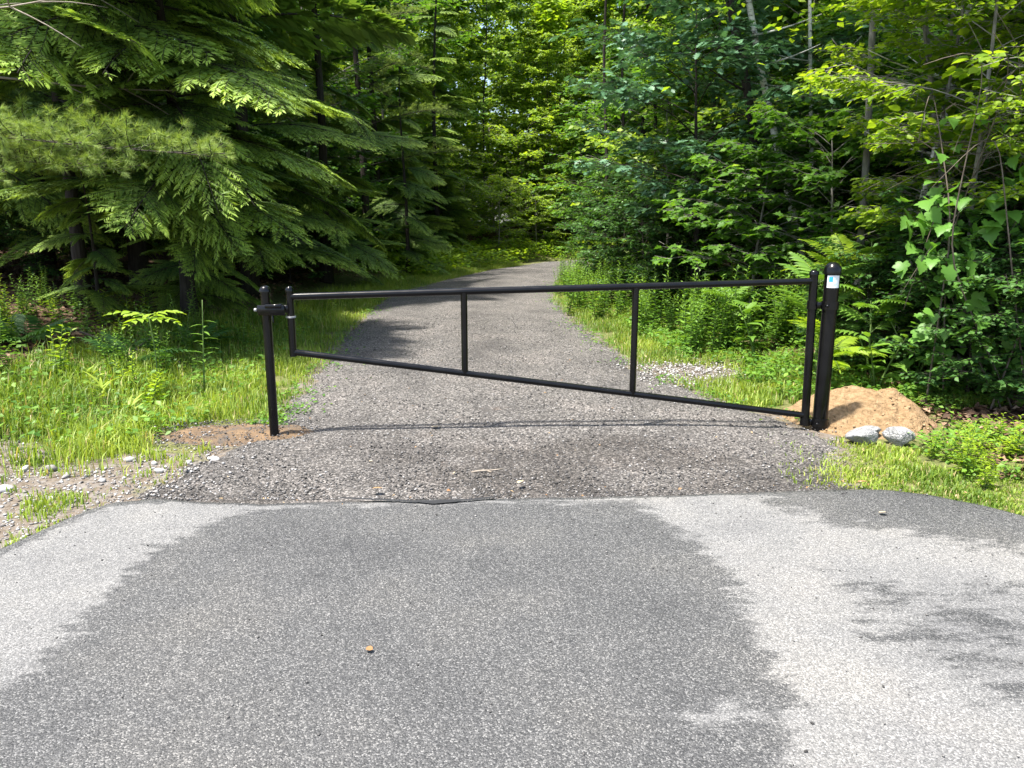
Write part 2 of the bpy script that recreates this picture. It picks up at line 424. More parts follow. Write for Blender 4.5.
def ground_mat():
    m, nt, N, L, b = nodes('forest_ground')
    geo = N.new('ShaderNodeNewGeometry')
    at = N.new('ShaderNodeAttribute'); at.attribute_name = 'tint'      # 0 leaf litter, .5 mossy soil, 1 pale grit
    n = N.new('ShaderNodeTexNoise'); n.inputs['Scale'].default_value = 9; n.inputs['Detail'].default_value = 10; n.inputs['Roughness'].default_value = .75; L.new(geo.outputs['Position'], n.inputs['Vector'])
    li = ramp(N, [(.3, (.028, .018, .012)), (.5, (.085, .05, .032)), (.7, (.19, .125, .085))]); L.new(n.outputs[0], li.inputs[0])
    so = ramp(N, [(.3, (.05, .06, .018)), (.5, (.11, .12, .04)), (.7, (.19, .16, .085))]); L.new(n.outputs[0], so.inputs[0])
    gr = ramp(N, [(.3, (.07, .055, .04)), (.45, (.13, .105, .08)), (.6, (.17, .155, .14)), (.75, (.26, .25, .24))]); L.new(n.outputs[0], gr.inputs[0])
    n2 = N.new('ShaderNodeTexNoise'); n2.inputs['Scale'].default_value = 3; n2.inputs['Detail'].default_value = 8; L.new(geo.outputs['Position'], n2.inputs['Vector'])
    ma = N.new('ShaderNodeMath'); ma.operation = 'MULTIPLY_ADD'; ma.inputs[1].default_value = .5; L.new(n2.outputs[0], ma.inputs[0])
    sb = N.new('ShaderNodeMath'); sb.operation = 'SUBTRACT'; sb.inputs[1].default_value = .25; L.new(at.outputs['Fac'], sb.inputs[0]); L.new(sb.outputs[0], ma.inputs[2])
    f1 = ramp(N, [(.2, 0.0), (.35, 1.0)]); L.new(ma.outputs[0], f1.inputs[0])
    f2 = ramp(N, [(.65, 0.0), (.8, 1.0)]); L.new(ma.outputs[0], f2.inputs[0])
    a = N.new('ShaderNodeMix'); a.data_type = 'RGBA'; L.new(f1.outputs[0], a.inputs[0]); L.new(li.outputs[0], a.inputs[6]); L.new(so.outputs[0], a.inputs[7])
    c = N.new('ShaderNodeMix'); c.data_type = 'RGBA'; L.new(f2.outputs[0], c.inputs[0]); L.new(a.outputs[2], c.inputs[6]); L.new(gr.outputs[0], c.inputs[7])
    L.new(c.outputs[2], b.inputs['Base Color']); b.inputs['Roughness'].default_value = .95; b.inputs['Specular IOR Level'].default_value = .2
    v = N.new('ShaderNodeTexVoronoi'); v.inputs['Scale'].default_value = 26; L.new(geo.outputs['Position'], v.inputs['Vector'])
    bp = N.new('ShaderNodeBump'); bp.inputs['Strength'].default_value = .8; bp.inputs['Distance'].default_value = .025; bp.invert = True
    L.new(v.outputs['Distance'], bp.inputs['Height']); L.new(bp.outputs[0], b.inputs['Normal'])
    return m
M['ground'] = ground_mat()

# ------------------------------------------------------------------ noise in python
def vnoise(x, y, seed=0):
    x = np.asarray(x, float); y = np.asarray(y, float)
    xi, yi = np.floor(x), np.floor(y); fx, fy = x - xi, y - yi
    fx = fx * fx * (3 - 2 * fx); fy = fy * fy * (3 - 2 * fy)
    def h(a, b):
        s = np.sin(a * 127.1 + b * 311.7 + seed * 74.7) * 43758.5453
        return s - np.floor(s)
    return (h(xi, yi) * (1 - fx) + h(xi + 1, yi) * fx) * (1 - fy) + (h(xi, yi + 1) * (1 - fx) + h(xi + 1, yi + 1) * fx) * fy
def fbm(x, y, seed=0, o=4):
    s, a, t = 0, .5, 0
    for k in range(o):
        s = s + a * vnoise(np.asarray(x) * 2 ** k, np.asarray(y) * 2 ** k, seed + k); t += a; a *= .5
    return s / t

# ------------------------------------------------------------------ ground layout
ROAD_L = np.array([(-2.2, 4.0), (-2.22, 4.5), (-2.15, 5.3), (-1.98, 6.0), (-2.05, 7.1), (-2.46, 11.1), (-2.68, 14.4), (-2.8, 17.5), (-2.1, 21.5), (-.8, 27.2), (1.45, 33.0), (4.6, 36.8), (9, 39.6), (18, 41.5)])
ROAD_R = np.array([(2.05, 4.0), (2.1, 4.7), (2.4, 5.4), (2.4, 6.1), (1.95, 6.8), (1.45, 8.4), (1.24, 10.6), (1.07, 12.9), (.94, 16.3), (1.05, 18.9), (1.6, 24.5), (3.4, 30.2), (6.2, 33.4), (10, 35.6), (18, 37.2)])
ASPH = np.array([(-40, .6), (-12, 1.5), (-6, 1.95), (-4, 2.3), (-3.1, 2.85), (-2.72, 3.2), (-2.53, 3.5), (-2.48, 3.74), (-2.42, 3.99), (-2.3, 4.17), (-2.1, 4.23), (-1.8, 4.17), (-1.45, 4.14), (-.66, 4.2), (0, 4.23), (.76, 4.26), (1.74, 4.36), (2.2, 4.4), (2.5, 4.28), (2.69, 4.13), (2.84, 3.94), (3.3, 3.4), (4.5, 2.8), (7, 2.2), (14, 1.6), (40, .6)])
def road_l(y): return np.interp(y, ROAD_L[:, 1], ROAD_L[:, 0])
def road_r(y): return np.interp(y, ROAD_R[:, 1], ROAD_R[:, 0])
def asph_y(x): return np.interp(x, ASPH[:, 0], ASPH[:, 1])
def smooth01(t): t = np.clip(t, 0, 1); return t * t * (3 - 2 * t)

def gz(x, y):
    x = np.asarray(x, float); y = np.asarray(y, float)
    sl = np.maximum(0, road_l(y) - .6 - x); sr = np.maximum(0, x - road_r(y) - 1.0)
    w = smooth01((y - 4.2) / 3.0)
    zl = .13 * np.minimum(sl, 7) + .05 * np.maximum(0, sl - 7) - .09 * np.exp(-((sl - .5) / .4) ** 2)
    zr = .07 * np.minimum(sr, 8) + .04 * np.maximum(0, sr - 8)
    z = w * (np.where(sl > 0, zl, 0) + np.where(sr > 0, zr, 0))
    off = smooth01(np.maximum(sl, sr) / 1.5)
    z = z + off * .10 * (fbm(x * .9, y * .9, 3) - .5) * smooth01((y - 3) / 2)
    z = z + off * .03 * (fbm(x * 4, y * 4, 9) - .5)
    return z - .012

def gz1(x, y): return float(gz(np.array([x]), np.array([y]))[0])

def build_ground():
    xs = np.concatenate([np.array([-400, -200, -100, -60, -40]), np.arange(-30, -9, 1.0), np.arange(-9, 7.5, .1), np.arange(7.5, 30, 1.0), np.array([40, 60, 100, 200, 400])])
    ys = np.concatenate([np.array([-400, -150, -60, -30, -15, -8, -3]), np.arange(0, 12, .1), np.arange(12, 24, .3), np.arange(24, 60, 1.5), np.array([70, 90, 130, 200, 400])])
    X, Y = np.meshgrid(xs, ys)
    Z = gz(X, Y)
    sl = road_l(Y) - X; sr = X - road_r(Y)
    side = np.maximum(sl, sr)
    t = np.full(X.shape, .12)
    lim_l = 2.6 + .6 * (fbm(X, Y, 5) - .5); lim_r = 2.0
    t = np.where((sl > 0) & (sl < lim_l), .5, t)
    t = np.where((sr > 0) & (sr < np.where(Y < 6.6, 1.35, lim_r)), .5, t)
    # grit along the pavement edge on the left shoulder, and the pale pull-off on the right
    t = np.where((X < -1.7) & (Y < 5.25 - .1 * (X + 2.1)) & (Y < 5.6), .9, t)
    t = np.where((np.hypot((X - 1.9) / .7, (Y - 8.2) / .7) < 1), .9, t)
    t = np.where(side < .12, .8, t)
    t = np.where((Y < 3.6) , .55, t)
    ny, nx = X.shape
    V = np.stack([X, Y, Z], -1).reshape(-1, 3)
    i = (np.arange(ny - 1) * nx)[:, None] + np.arange(nx - 1)[None]
    F = np.stack([i, i + 1, i + nx + 1, i + nx], -1).reshape(-1, 4)
    g = Geo(); g.add(V, F, t.ravel())
    o = new_obj('ground', g.mesh('ground', M['ground'], True)); o['kind'] = 'structure'
build_ground()

def build_road():
    n = 620; m = 60
    Lp = curve(ROAD_L, n); Rp = curve(ROAD_R, n)
    s = np.arange(n)
    jl = (fbm(s * .35, s * 0, 21) - .5) * .35; jr = (fbm(s * .35, s * 0, 33) - .5) * .35
    Lp = Lp - np.stack([jl, 0 * jl], -1); Rp = Rp + np.stack([jr, 0 * jr], -1)
    u = np.linspace(0, 1, m)
    XY = Lp[:, None] * (1 - u)[None, :, None] + Rp[:, None] * u[None, :, None]
    edge = np.minimum(u, 1 - u)[None]
    z = .006 + .05 * smooth01(edge / .3) * smooth01((XY[..., 1] - 4.6) / 2) + .02 * (fbm(XY[..., 0] * 3, XY[..., 1] * 3, 7) - .5) * smooth01(edge / .1)
    z = z - .035 * (np.exp(-((u - .3) / .07) ** 2) + np.exp(-((u - .72) / .07) ** 2))[None] * smooth01((XY[..., 1] - 5) / 3)
    z = z - .03 * (1 - smooth01(edge / .035))
    V = np.concatenate([XY, z[..., None]], -1).reshape(-1, 3)
    i = (np.arange(n - 1) * m)[:, None] + np.arange(m - 1)[None]
    F = np.stack([i, i + 1, i + m + 1, i + m], -1).reshape(-1, 4)
    yy = XY[..., 1]; xx = XY[..., 0]
    damp = smooth01((5.75 - yy + .9 * (fbm(xx * 1.3, yy * 1.3, 55) - .5)) / .5) * (.25 + .75 * smooth01((fbm(xx * 1.2 + 9, yy * 2.4, 57) - .36) / .2))
    damp = np.maximum(damp, .55 * np.exp(-(((u - .52) / .10) ** 2))[None] * smooth01((yy - 6) / 2) * fbm(xx * .8, yy * .5, 58))
    g = Geo(); g.add(V, F, np.clip(damp, 0, 1).ravel())
    o = new_obj('gravel_road', g.mesh('gravel_road', M['gravel'], True)); o['kind'] = 'structure'
build_road()
def road_z(x, y): return 0.03

def seg_dist(px, py, poly):
    """signed distance to a closed polygon, positive inside"""
    P = np.asarray(poly, float); Q = np.roll(P, -1, 0)
    d = np.full(px.shape, 1e9); ins = np.zeros(px.shape, bool)
    for (ax, ay), (bx, by) in zip(P, Q):
        ex, ey = bx - ax, by - ay
        t = np.clip(((px - ax) * ex + (py - ay) * ey) / (ex * ex + ey * ey + 1e-12), 0, 1)
        d = np.minimum(d, np.hypot(px - ax - t * ex, py - ay - t * ey))
        c = ((ay > py) != (by > py)) & (px < ex * (py - ay) / (ey if abs(ey) > 1e-12 else 1e-12) + ax)
        ins ^= c
    return np.where(ins, d, -d)

DAMP = [[(-1.78, 1.2), (-1.74, 2.3), (-1.71, 2.61), (-1.75, 3.04), (-1.76, 3.44), (-1.67, 3.78), (-1.5, 3.98), (-1.2, 4.1), (.70, 4.16), (.85, 3.75), (.98, 3.35), (1.0, 3.2), (.93, 2.87), (.94, 2.64), (.94, 2.4), (.89, 2.2), (.82, 2.0), (.78, 1.2)],
        [(1.5, 4.5), (1.5, 4.1), (1.75, 3.8), (2.1, 3.75), (2.3, 3.55), (2.6, 3.5), (3.4, 3.4), (3.4, 4.5)],
        [(1.5, 3.2), (1.9, 3.0), (2.6, 3.3), (2.8, 2.9), (2.4, 2.2), (1.8, 2.15), (1.55, 2.4), (1.4, 2.7)],
        [(-2.9, 3.0), (-2.56, 3.4), (-2.5, 3.7), (-2.44, 3.98), (-2.2, 4.17), (-2.24, 4.12), (-2.38, 3.97), (-2.43, 3.7), (-2.5, 3.4), (-2.8, 2.95)]]
def build_pavement():
    xs = np.concatenate([np.linspace(-40, -6, 30), np.arange(-5.8, -3.2, .2), np.arange(-3.2, 3.4, .035), np.arange(3.4, 6, .2), np.linspace(6.2, 40, 30)])
    ts = np.concatenate([np.array([0, .3, .55, .7]), np.linspace(.78, 1, 95)])
    y0 = -16.0
    ye = asph_y(xs)
    for _ in range(2):
        ye[1:-1] = .25 * ye[:-2] + .5 * ye[1:-1] + .25 * ye[2:]
    ye = ye + .03 * (fbm(xs * 5, xs * 0, 41) - .5) + .012 * (fbm(xs * 22, xs * 0, 44) - .5)
    X = np.repeat(xs[None], len(ts), 0); Y = y0 + ts[:, None] * (ye - y0)[None]
    Z = np.full(X.shape, .030) + .006 * (fbm(X * 1.5, Y * 1.5, 50) - .5)
    dgap = (ye[None] - Y)
    Z = Z - .008 * np.exp(-(dgap / .06) ** 2)
    # last row drops as the broken edge of the slab
    X = np.concatenate([X, X[-1:]]); Y = np.concatenate([Y, Y[-1:] + .014]); Z = np.concatenate([Z, np.full((1, len(xs)), -.03)])
    d = np.full(X.shape, -1e9)
    for k, poly in enumerate(DAMP):
        dk = seg_dist(X, Y, poly)
        if k == 1: dk = np.minimum(dk * .6, .16)
        if k == 2: dk = np.minimum(dk * .5, .012) - .035
        if k == 0: dk = np.minimum(dk, (np.hypot((X - .72) / .15, (Y - 2.22) / .10) - 1) * .09 + .02)
        d = np.maximum(d, dk)
    t = np.clip(.5 + d * 2.6, 0, 1)
    slope = np.gradient(ye, xs); gn = (ye[None] - Y) / np.sqrt(1 + slope[None] ** 2)
    t = np.maximum(t, 1.4 * np.exp(-(np.maximum(gn, 0) / np.where(np.abs(X) > 2.0, .085, .02)) ** 2))     # dark bitumen lip along the edge
    n, m = X.shape
    V = np.stack([X, Y, Z], -1).reshape(-1, 3)
    i = (np.arange(n - 1) * m)[:, None] + np.arange(m - 1)[None]
    F = np.stack([i, i + 1, i + m + 1, i + m], -1).reshape(-1, 4)
    g = Geo(); g.add(V, F, t.ravel())
    o = new_obj('pavement', g.mesh('pavement', M['asphalt'], True)); o['kind'] = 'structure'
build_pavement()

# ------------------------------------------------------------------ gate and posts
def V3(*a): return np.array(a, float)
HX, HY = 2.455, 5.87      # hinge post
LX, LY = -1.81, 5.59      # latch post

def tube_part(name, a, b, r, parent, sides=16, mat='black', rings=2):
    g = Geo(); p = np.linspace(np.asarray(a, float), np.asarray(b, float), rings); g.add(*tube(p, r, sides))
    o = new_obj(name, g.mesh(name, M[mat], True), parent)
    return o
def shade_auto(o, ang=40):
    me = o.data
    me.set_sharp_from_angle(angle=rad(ang))
def dome(r, h, base=0.0, lip=0.0):
    pr = [(r + lip, base - .018), (r + lip, base)]
    for k in range(1, 7):
        a = k / 6 * PI / 2
        pr.append(((r + lip * .6) * math.cos(a) + 1e-4, base + h * math.sin(a)))
    return lathe(pr, 20)

gate = thing('swing_gate', 'black tubular steel swing gate with sloping bottom rail across the gravel road', 'gate', (0, 0, 0))
def gp(px, z):            # a point of the gate plane
    f = (px - LX) / (HX - LX)
    return V3(px, LY + .02 + f * (HY - LY), z)
A = gp(-1.640, 1.074); B = gp(2.318, 1.170); C_ = gp(-1.640, .66); D_ = gp(2.342, .105)
parts = [tube_part('top_rail', A, B, .026, gate, 18, rings=3),
         tube_part('bottom_rail', C_, D_, .024, gate, 18, rings=3),
         tube_part('latch_stile', gp(-1.640, .628), gp(-1.640, 1.12), .027, gate, 18),
         tube_part('hinge_stile', gp(2.342, .03), gp(2.318, 1.225), .032, gate, 18)]
def rail_z(P, Q, x): return P[2] + (Q[2] - P[2]) * (x - P[0]) / (Q[0] - P[0])
for x in (-.36, .94):
    parts.append(tube_part('upright', gp(x, rail_z(C_, D_, x)), gp(x, rail_z(A, B, x)), .025, gate, 18))
for (x, z, r) in ((-1.640, 1.12, .027), (2.318, 1.225, .032)):
    g = Geo(); V, F = dome(r, .024, 0, .004); g.add(V + gp(x, z + .008), F); parts.append(new_obj('stile_cap', g.mesh('stile_cap', M['black'], True), gate))
# collar and latch tongue on the latch stile
g = Geo(); V, F = lathe([(.028, -.006), (.036, -.006), (.036, .006), (.028, .006)], 18); g.add(V + gp(-1.640, .925), F)
parts.append(new_obj('collar', g.mesh('collar', M['steel'], True), gate))
g = Geo(); c = gp(-1.685, .985); g.add(*box(c[0], c[1] - .005, c[2], .085, .03, .055)); tong = new_obj('latch_tongue', g.mesh('latch_tongue', M['black']), gate)
g = Geo(); g.add(*tube([c + V3(-.0, -.03, .0), c + V3(0, .02, 0)], .008, 10)); new_obj('bolt', g.mesh('bolt', M['steel'], True), tong)
for z in (.985, .055):
    g = Geo(); V, F = lathe([(.031, -.03), (.040, -.03), (.040, .03), (.031, .03)], 18); xx = 2.342 - .024 * (z - .03) / 1.195; g.add(V + gp(xx, z), F)
    parts.append(new_obj('hinge_sleeve', g.mesh('hinge_sleeve', M['black'], True), gate))
for o in parts: shade_auto(o)

lp = thing('latch_post', 'slim black steel latch post with domed cap beside the grassy left verge', 'post', (LX, LY, 0))
o = tube_part('post', (0, 0, -.1), (0, 0, 1.125), .034, lp, 18); shade_auto(o)
g = Geo(); g.add(*dome(.034, .032, 1.128, .009)); o = new_obj('cap', g.mesh('cap', M['black'], True), lp); shade_auto(o, 50)
g = Geo(); g.add(*box(.05, -.046, .982, .20, .024, .075)); g.add(*box(.07, -.03, 1.012, .12, .07, .03)); new_obj('latch_bracket', g.mesh('latch_bracket', M['black']), lp)
g = Geo(); g.add(*tube([(-.072, -.048, .985), (-.055, -.048, .985)], .012, 8)); new_obj('bolt_head', g.mesh('bolt_head', M['steel'], True), lp)
g = Geo(); g.add(*tube([(.06, -.05, .955), (.06, -.05, .90), (.066, -.05, .89)], .006, 8)); new_obj('latch_pin', g.mesh('latch_pin', M['black'], True), lp)

hp = thing('hinge_post', 'thick black steel hinge post with domed cap and a small white and blue sticker', 'post', (HX, HY, 0))
o = tube_part('post', (0, 0, -.1), (0, 0, 1.245), .057, hp, 28); shade_auto(o)
g = Geo(); g.add(*lathe([(.058, 1.222), (.064, 1.222), (.064, 1.268), (.060, 1.276), (.05, 1.293), (.034, 1.308), (.016, 1.316), (.0005, 1.318)], 28)); o = new_obj('cap', g.mesh('cap', M['black'], True), hp); shade_auto(o, 50)
for z in (.985, .055):
    g = Geo(); g.add(*lathe([(.057, -.03), (.066, -.03), (.066, .03), (.057, .03)], 28))
    b = new_obj('hinge_band', g.mesh('hinge_band', M['black'], True), hp, (0, 0, z)); shade_auto(b)
    g = Geo(); g.add(*box(-.082, -.006, 0, .05, .02, .05)); new_obj('hinge_arm', g.mesh('hinge_arm', M['black']), hp, (0, 0, z))
    g = Geo(); g.add(*tube([(-.05, -.055, 0), (-.05, -.085, 0)], .011, 8)); new_obj('hinge_bolt', g.mesh('hinge_bolt', M['black'], True), b)
def curved_patch(a0, a1, z0, z1, r):
    th = np.linspace(a0, a1, 9)
    lo = np.stack([r * np.cos(th), r * np.sin(th), 0 * th + z0], -1); up = lo + V3(0, 0, z1 - z0)
    n = len(th); V = np.concatenate([lo, up]); j = np.arange(n - 1)
    return V, np.stack([j, j + 1, n + j + 1, n + j], -1)
cen = rad(-90 - 10)
w = rad(47)
g = Geo(); g.add(*curved_patch(cen - w, cen + w, 1.122, 1.216, .0585)); st = new_obj('sticker', g.mesh('sticker', M['white_sticker'], True), hp)
st['label'] = 'small white sticker with a blue square'
g = Geo(); g.add(*curved_patch(cen - w * .72, cen - w * .12, 1.168, 1.205, .0592)); new_obj('blue_square', g.mesh('blue_square', M['blue_sticker'], True), st)
for k, z in enumerate((1.150, 1.139)):
    g = Geo(); g.add(*curved_patch(cen - w * .6, cen + w * (.62 - .2 * k), z, z + .005, .0592)); new_obj('print_line', g.mesh('print_line', M['pale_print'], True), st)
g = Geo(); g.add(*curved_patch(cen + w * .05, cen + w * .65, 1.188, 1.193, .0592)); new_obj('print_line', g.mesh('print_line', M['pale_print'], True), st)

# ------------------------------------------------------------------ sand, stones, litter, road chips
def heightfield(name, cx, cy_, rx, ry, hfun, mat, res=56):
    u = np.linspace(-1, 1, res); U, W = np.meshgrid(u, u)
    # disc mapping so that the rim is round and ragged
    A_ = U * np.sqrt(1 - W * W / 2); B_ = W * np.sqrt(1 - U * U / 2)
    r = np.hypot(A_, B_)
    rag = 1 + .35 * (fbm(2 + 2.2 * A_, 2 + 2.2 * B_, 61) - .5) * r
    X = A_ * rx * rag; Y = B_ * ry * rag
    Z = hfun(X, Y, r)
    g = Geo(); i = (np.arange(res - 1) * res)[:, None] + np.arange(res - 1)[None]
    base = gz(X + cx, Y + cy_)
    g.add(np.stack([X, Y, base + Z], -1).reshape(-1, 3), np.stack([i, i + 1, i + res + 1, i + res], -1).reshape(-1, 4), .5)
    return new_obj(name, g.mesh(name, M[mat], True), None, (cx, cy_, 0))
def pile_h(X, Y, r):
    peak = np.exp(-(((X - .02) / .42) ** 2 + ((Y - .15) / .36) ** 2) ** .8)
    sh = np.exp(-(((X - .45) / .3) ** 2 + ((Y - .1) / .3) ** 2))
    h = .205 * peak + .10 * sh + .03 * smooth01((1 - r) / .5)
    h = h + .10 * (fbm(X * 9 + 5, Y * 9 + 5, 71) - .5) * smooth01((1 - r) / .4) + .02 * (fbm(X * 26, Y * 26, 77) - .5) * smooth01((1 - r) / .3)
    h = h - .07 * np.exp(-(((X - .18) / .06) ** 2 + ((Y + .12) / .05) ** 2)) - .05 * np.exp(-(((X - .26 - .5 * (Y + .2)) / .035) ** 2 + ((Y + .2) / .1) ** 2))
    return h * smooth01((1 - r) / .25) + .028 * smooth01((1 - r) / .05) - .02
tag(heightfield('sand_pile', 2.87, 6.15, .60, .57, pile_h, 'sand', 90), 'heap of orange tan sand behind the thick hinge post', 'sand pile')
def thin_h(X, Y, r):
    return (.05 + .05 * (fbm(X * 5, Y * 5, 81) - .5)) * smooth01((1 - r) / .5) - .012 + .012 * (fbm(X * 22, Y * 22, 85) - .5)
tag(heightfield('sand_patch', -2.12, 5.72, .78, .36, thin_h, 'dirtysand', 50), 'thin flat patch of orange sand around the foot of the slim latch post', 'sand patch')

def stone_mesh(name, seed, mat, sx=1, sy=.8, sz=.6, sub=2):
    rs = np.random.RandomState(seed)
    import bmesh
    bm = bmesh.new(); bmesh.ops.create_icosphere(bm, subdivisions=sub, radius=1)
    V = np.array([v.co[:] for v in bm.verts]); F = np.array([[v.index for v in f.verts] for f in bm.faces]); bm.free()
    for _ in range(9):                      # facets: cut with random planes
        n = norm(rs.normal(size=3)); d = rs.uniform(.5, .82)
        s = V @ n; V = V - np.maximum(s - d, 0)[:, None] * n
    V = V * (1 + .06 * (rs.rand(len(V), 1) - .5)) * V3(sx, sy, sz)
    g = Geo(); g.add(V, F, rs.rand())
    return g.mesh(name, M[mat])
for k, (x, y, s, sx, sy, sz, rz, lab) in enumerate([
        (2.62, 5.49, .105, 1.05, .75, .62, .2, 'larger pale grey rock nearest the hinge post, left of the pair by the sand'),
        (2.87, 5.44, .10, 1.05, .75, .68, -.5, 'angular bluish grey rock, right of the pair at the foot of the sand'),
        (2.76, 5.66, .085, 1.1, .8, .6, .9, 'flat grey rock lying behind the pair at the foot of the sand')]):
    o = new_obj('rock', stone_mesh('rock', 60 + k * 7, 'greystone', sx, sy, sz * 1.1, 3), None, (x, y, gz1(x, y) + s * sz * .62 + .015), (0, 0, rz), s * 1.15)
    tag(o, lab, 'rock', 'rocks by the sand pile')
# pale cobbles on the left shoulder, the ones large enough to pick apart
cob = [(-3.12, 4.45, .065), (-3.26, 4.86, .06), (-3.08, 4.86, .075), (-2.66, 5.06, .06), (-2.06, 5.06, .065), (-2.34, 4.80, .045), (-2.56, 3.86, .04), (-2.62, 4.62, .04), (-2.9, 4.7, .04), (-2.22, 5.0, .045), (-2.45, 4.98, .04), (-3.3, 4.5, .05), (-2.75, 4.3, .035), (-2.15, 4.82, .04)]
for k, (x, y, s) in enumerate(cob):
    s *= .8
    o = new_obj('cobble', stone_mesh('cobble', 40 + k, 'palestone', 1, .8, .6, 2), None, (x, y, gz1(x, y) + s * .25), (.1, .1, k * 1.3), s)
    big = s >= .048
    tag(o, 'fist sized pale grey cobble half sunk in the gritty left shoulder' if big else 'small pale cobble among white grit beside the pavement edge on the left', 'stone', 'larger cobbles on the left shoulder' if big else 'small cobbles on the left shoulder')

def stones(name, pts, sizes, mat, label, cat, seed, flat_=.6):
    rs = np.random.RandomState(seed)
    O = np.array([(1, 0, 0), (-1, 0, 0), (0, 1, 0), (0, -1, 0), (0, 0, 1), (0, 0, -1)], float)
    F = np.array([(0, 2, 4), (2, 1, 4), (1, 3, 4), (3, 0, 4), (2, 0, 5), (1, 2, 5), (3, 1, 5), (0, 3, 5)])
    n = len(pts); a = rs.rand(n) * 2 * PI
    J = O[None] + rs.uniform(-.35, .35, (n, 6, 3)); J[..., 2] *= flat_
    c, s = np.cos(a)[:, None], np.sin(a)[:, None]
    V = np.stack([J[..., 0] * c - J[..., 1] * s, J[..., 0] * s + J[..., 1] * c, J[..., 2]], -1) * sizes[:, None, None] + pts[:, None]
    g = Geo(); g.add(V.reshape(-1, 3), (F[None] + (np.arange(n) * 6)[:, None, None]).reshape(-1, 3), np.repeat(rs.rand(n), 6))
    o = new_obj(name, g.mesh(name, M[mat])); tag(o, label, cat, None, 'stuff')
    return o
rs = np.random.RandomState(5)
# white grit on the left shoulder
n = 8000
x = rs.uniform(-4.2, -1.75, n); y = rs.uniform(3.2, 5.7, n)
keep = (y > asph_y(x) + .03) & (y < 5.3 - .08 * (x + 2.1) + .2 * rs.randn(n)) & (fbm(x * 2.2, y * 2.2, 91) > .38) & ((x < road_l(y) + .1) | (rs.rand(n) < .3))
x, y = x[keep], y[keep]
sz = .004 + .013 * rs.rand(len(x)) ** 3
stones('grit', np.stack([x, y, np.maximum(gz(x, y), np.where(x > road_l(y), .006, -9)) + sz * .3], -1), sz, 'palestone', 'scatter of white stone grit along the left pavement edge', 'gravel', 6)
# loose chips on the road
n = 26000
v = rs.rand(n) ** 1.7; y = 4.25 + v * 9; u = rs.rand(n)
x = road_l(y) * (1 - u) + road_r(y) * u + rs.normal(0, .12, n)
keep = y > asph_y(x) + .01
x, y, u = x[keep], y[keep], u[keep]
sz = .0035 + .008 * rs.rand(len(x)) ** 3
zz = .008 + .05 * smooth01(np.minimum(u, 1 - u).clip(0, 1) / .3) * smooth01((y - 4.6) / 2) - .035 * (np.exp(-((u - .3) / .07) ** 2) + np.exp(-((u - .72) / .07) ** 2)) * smooth01((y - 5) / 3)
stones('road_chips', np.stack([x, y, zz + sz * .2], -1), sz, 'chips', 'loose dark and pale stone chips over the gravel road', 'gravel', 7)
n = 1500
a_ = rs.rand(n) * 6.28; r_ = np.sqrt(rs.rand(n)) * 1.15; x = -2.12 + .78 * r_ * np.cos(a_); y = 5.72 + .36 * r_ * np.sin(a_); sz = .0035 + .010 * rs.rand(n) ** 3
stones('pebbles', np.stack([x, y, np.maximum(gz(x, y), 0) + .022 * (r_ < .8) + .012], -1), sz, 'chips', 'small pebbles strewn over the thin sand at the latch post', 'gravel', 17)
M['clod'] = tint_mat('sand_clod', [(0, (.15, .095, .045)), (1, (.34, .235, .135))], .95)
n = 420
a_ = rs.rand(n) * 6.28; r_ = .25 + .85 * np.sqrt(rs.rand(n)); x = .60 * r_ * np.cos(a_); y = .57 * r_ * np.sin(a_); sz = .004 + .016 * rs.rand(n) ** 4
zc = np.where(r_ < 1, pile_h(x, y, r_.clip(0, 1)), 0)
stones('sand_clods', np.stack([x + 2.87, y + 6.15, gz(x + 2.87, y + 6.15) + zc + .004], -1), sz, 'clod', 'crumbling clods of tan sand over and around the heap', 'sand', 18)
# pale grit of the pull-off on the right
n = 1500
x = 1.9 + rs.normal(0, .42, n); y = 8.2 + rs.normal(0, .4, n); sz = .006 + .014 * rs.rand(n) ** 2
stones('pale_gravel', np.stack([x, y, np.maximum(gz(x, y), .0) + sz * .3 + .01], -1), sz, 'palestone', 'pale grey gravel patch in the grass right of the road', 'gravel', 8)

def fallen_leaves(name, x, y, z, size, mat, label, cat, seed, kind='stuff'):
    rs = np.random.RandomState(seed); n = len(x); L = Leaves()
    a = rs.rand(n) * 2 * PI; el = rs.normal(0, .35, n)
    d = np.stack([np.cos(a) * np.cos(el), np.sin(a) * np.cos(el), np.sin(el)], -1)
    nn = norm(np.stack([rs.normal(0, .4, n), rs.normal(0, .4, n), np.ones(n)], -1))
    L.add(np.stack([x, y, z], -1), d, nn, size, rs.rand(n))
    g = Geo(); V, F = T_kite(.3); V = V * V3(1, 1, 2.2); L.bake(g, (V, F))
    return tag(new_obj(name, g.mesh(name, M[mat])), label, cat, None, kind)
n = 6000
x = rs.uniform(2.9, 6.5, n); y = rs.uniform(4.6, 9.5, n)
k = (x > 2.15 + .85 + (y - 4.6) * .12 + rs.rand(n) * .4)
x, y = x[k], y[k]
fallen_leaves('leaf_litter', x, y, gz(x, y) + .02 + .02 * rs.rand(len(x)), .05 + .06 * rs.rand(len(x)), 'litter', 'brown dead leaves under the bushes on the right', 'leaf litter', 11)
n = 9000
x = rs.uniform(-13, -3.5, n); y = rs.uniform(6.5, 22, n)
k = (x < road_l(y) - 1.6 - rs.rand(n)) & (fbm(x * .8, y * .8, 12) > .36)
x, y = x[k], y[k]
fallen_leaves('leaf_litter', x, y, gz(x, y) + .02 + .02 * rs.rand(len(x)), .06 + .07 * rs.rand(len(x)), 'litter', 'brown dead leaves on the shaded bank under the hemlocks', 'leaf litter', 12)

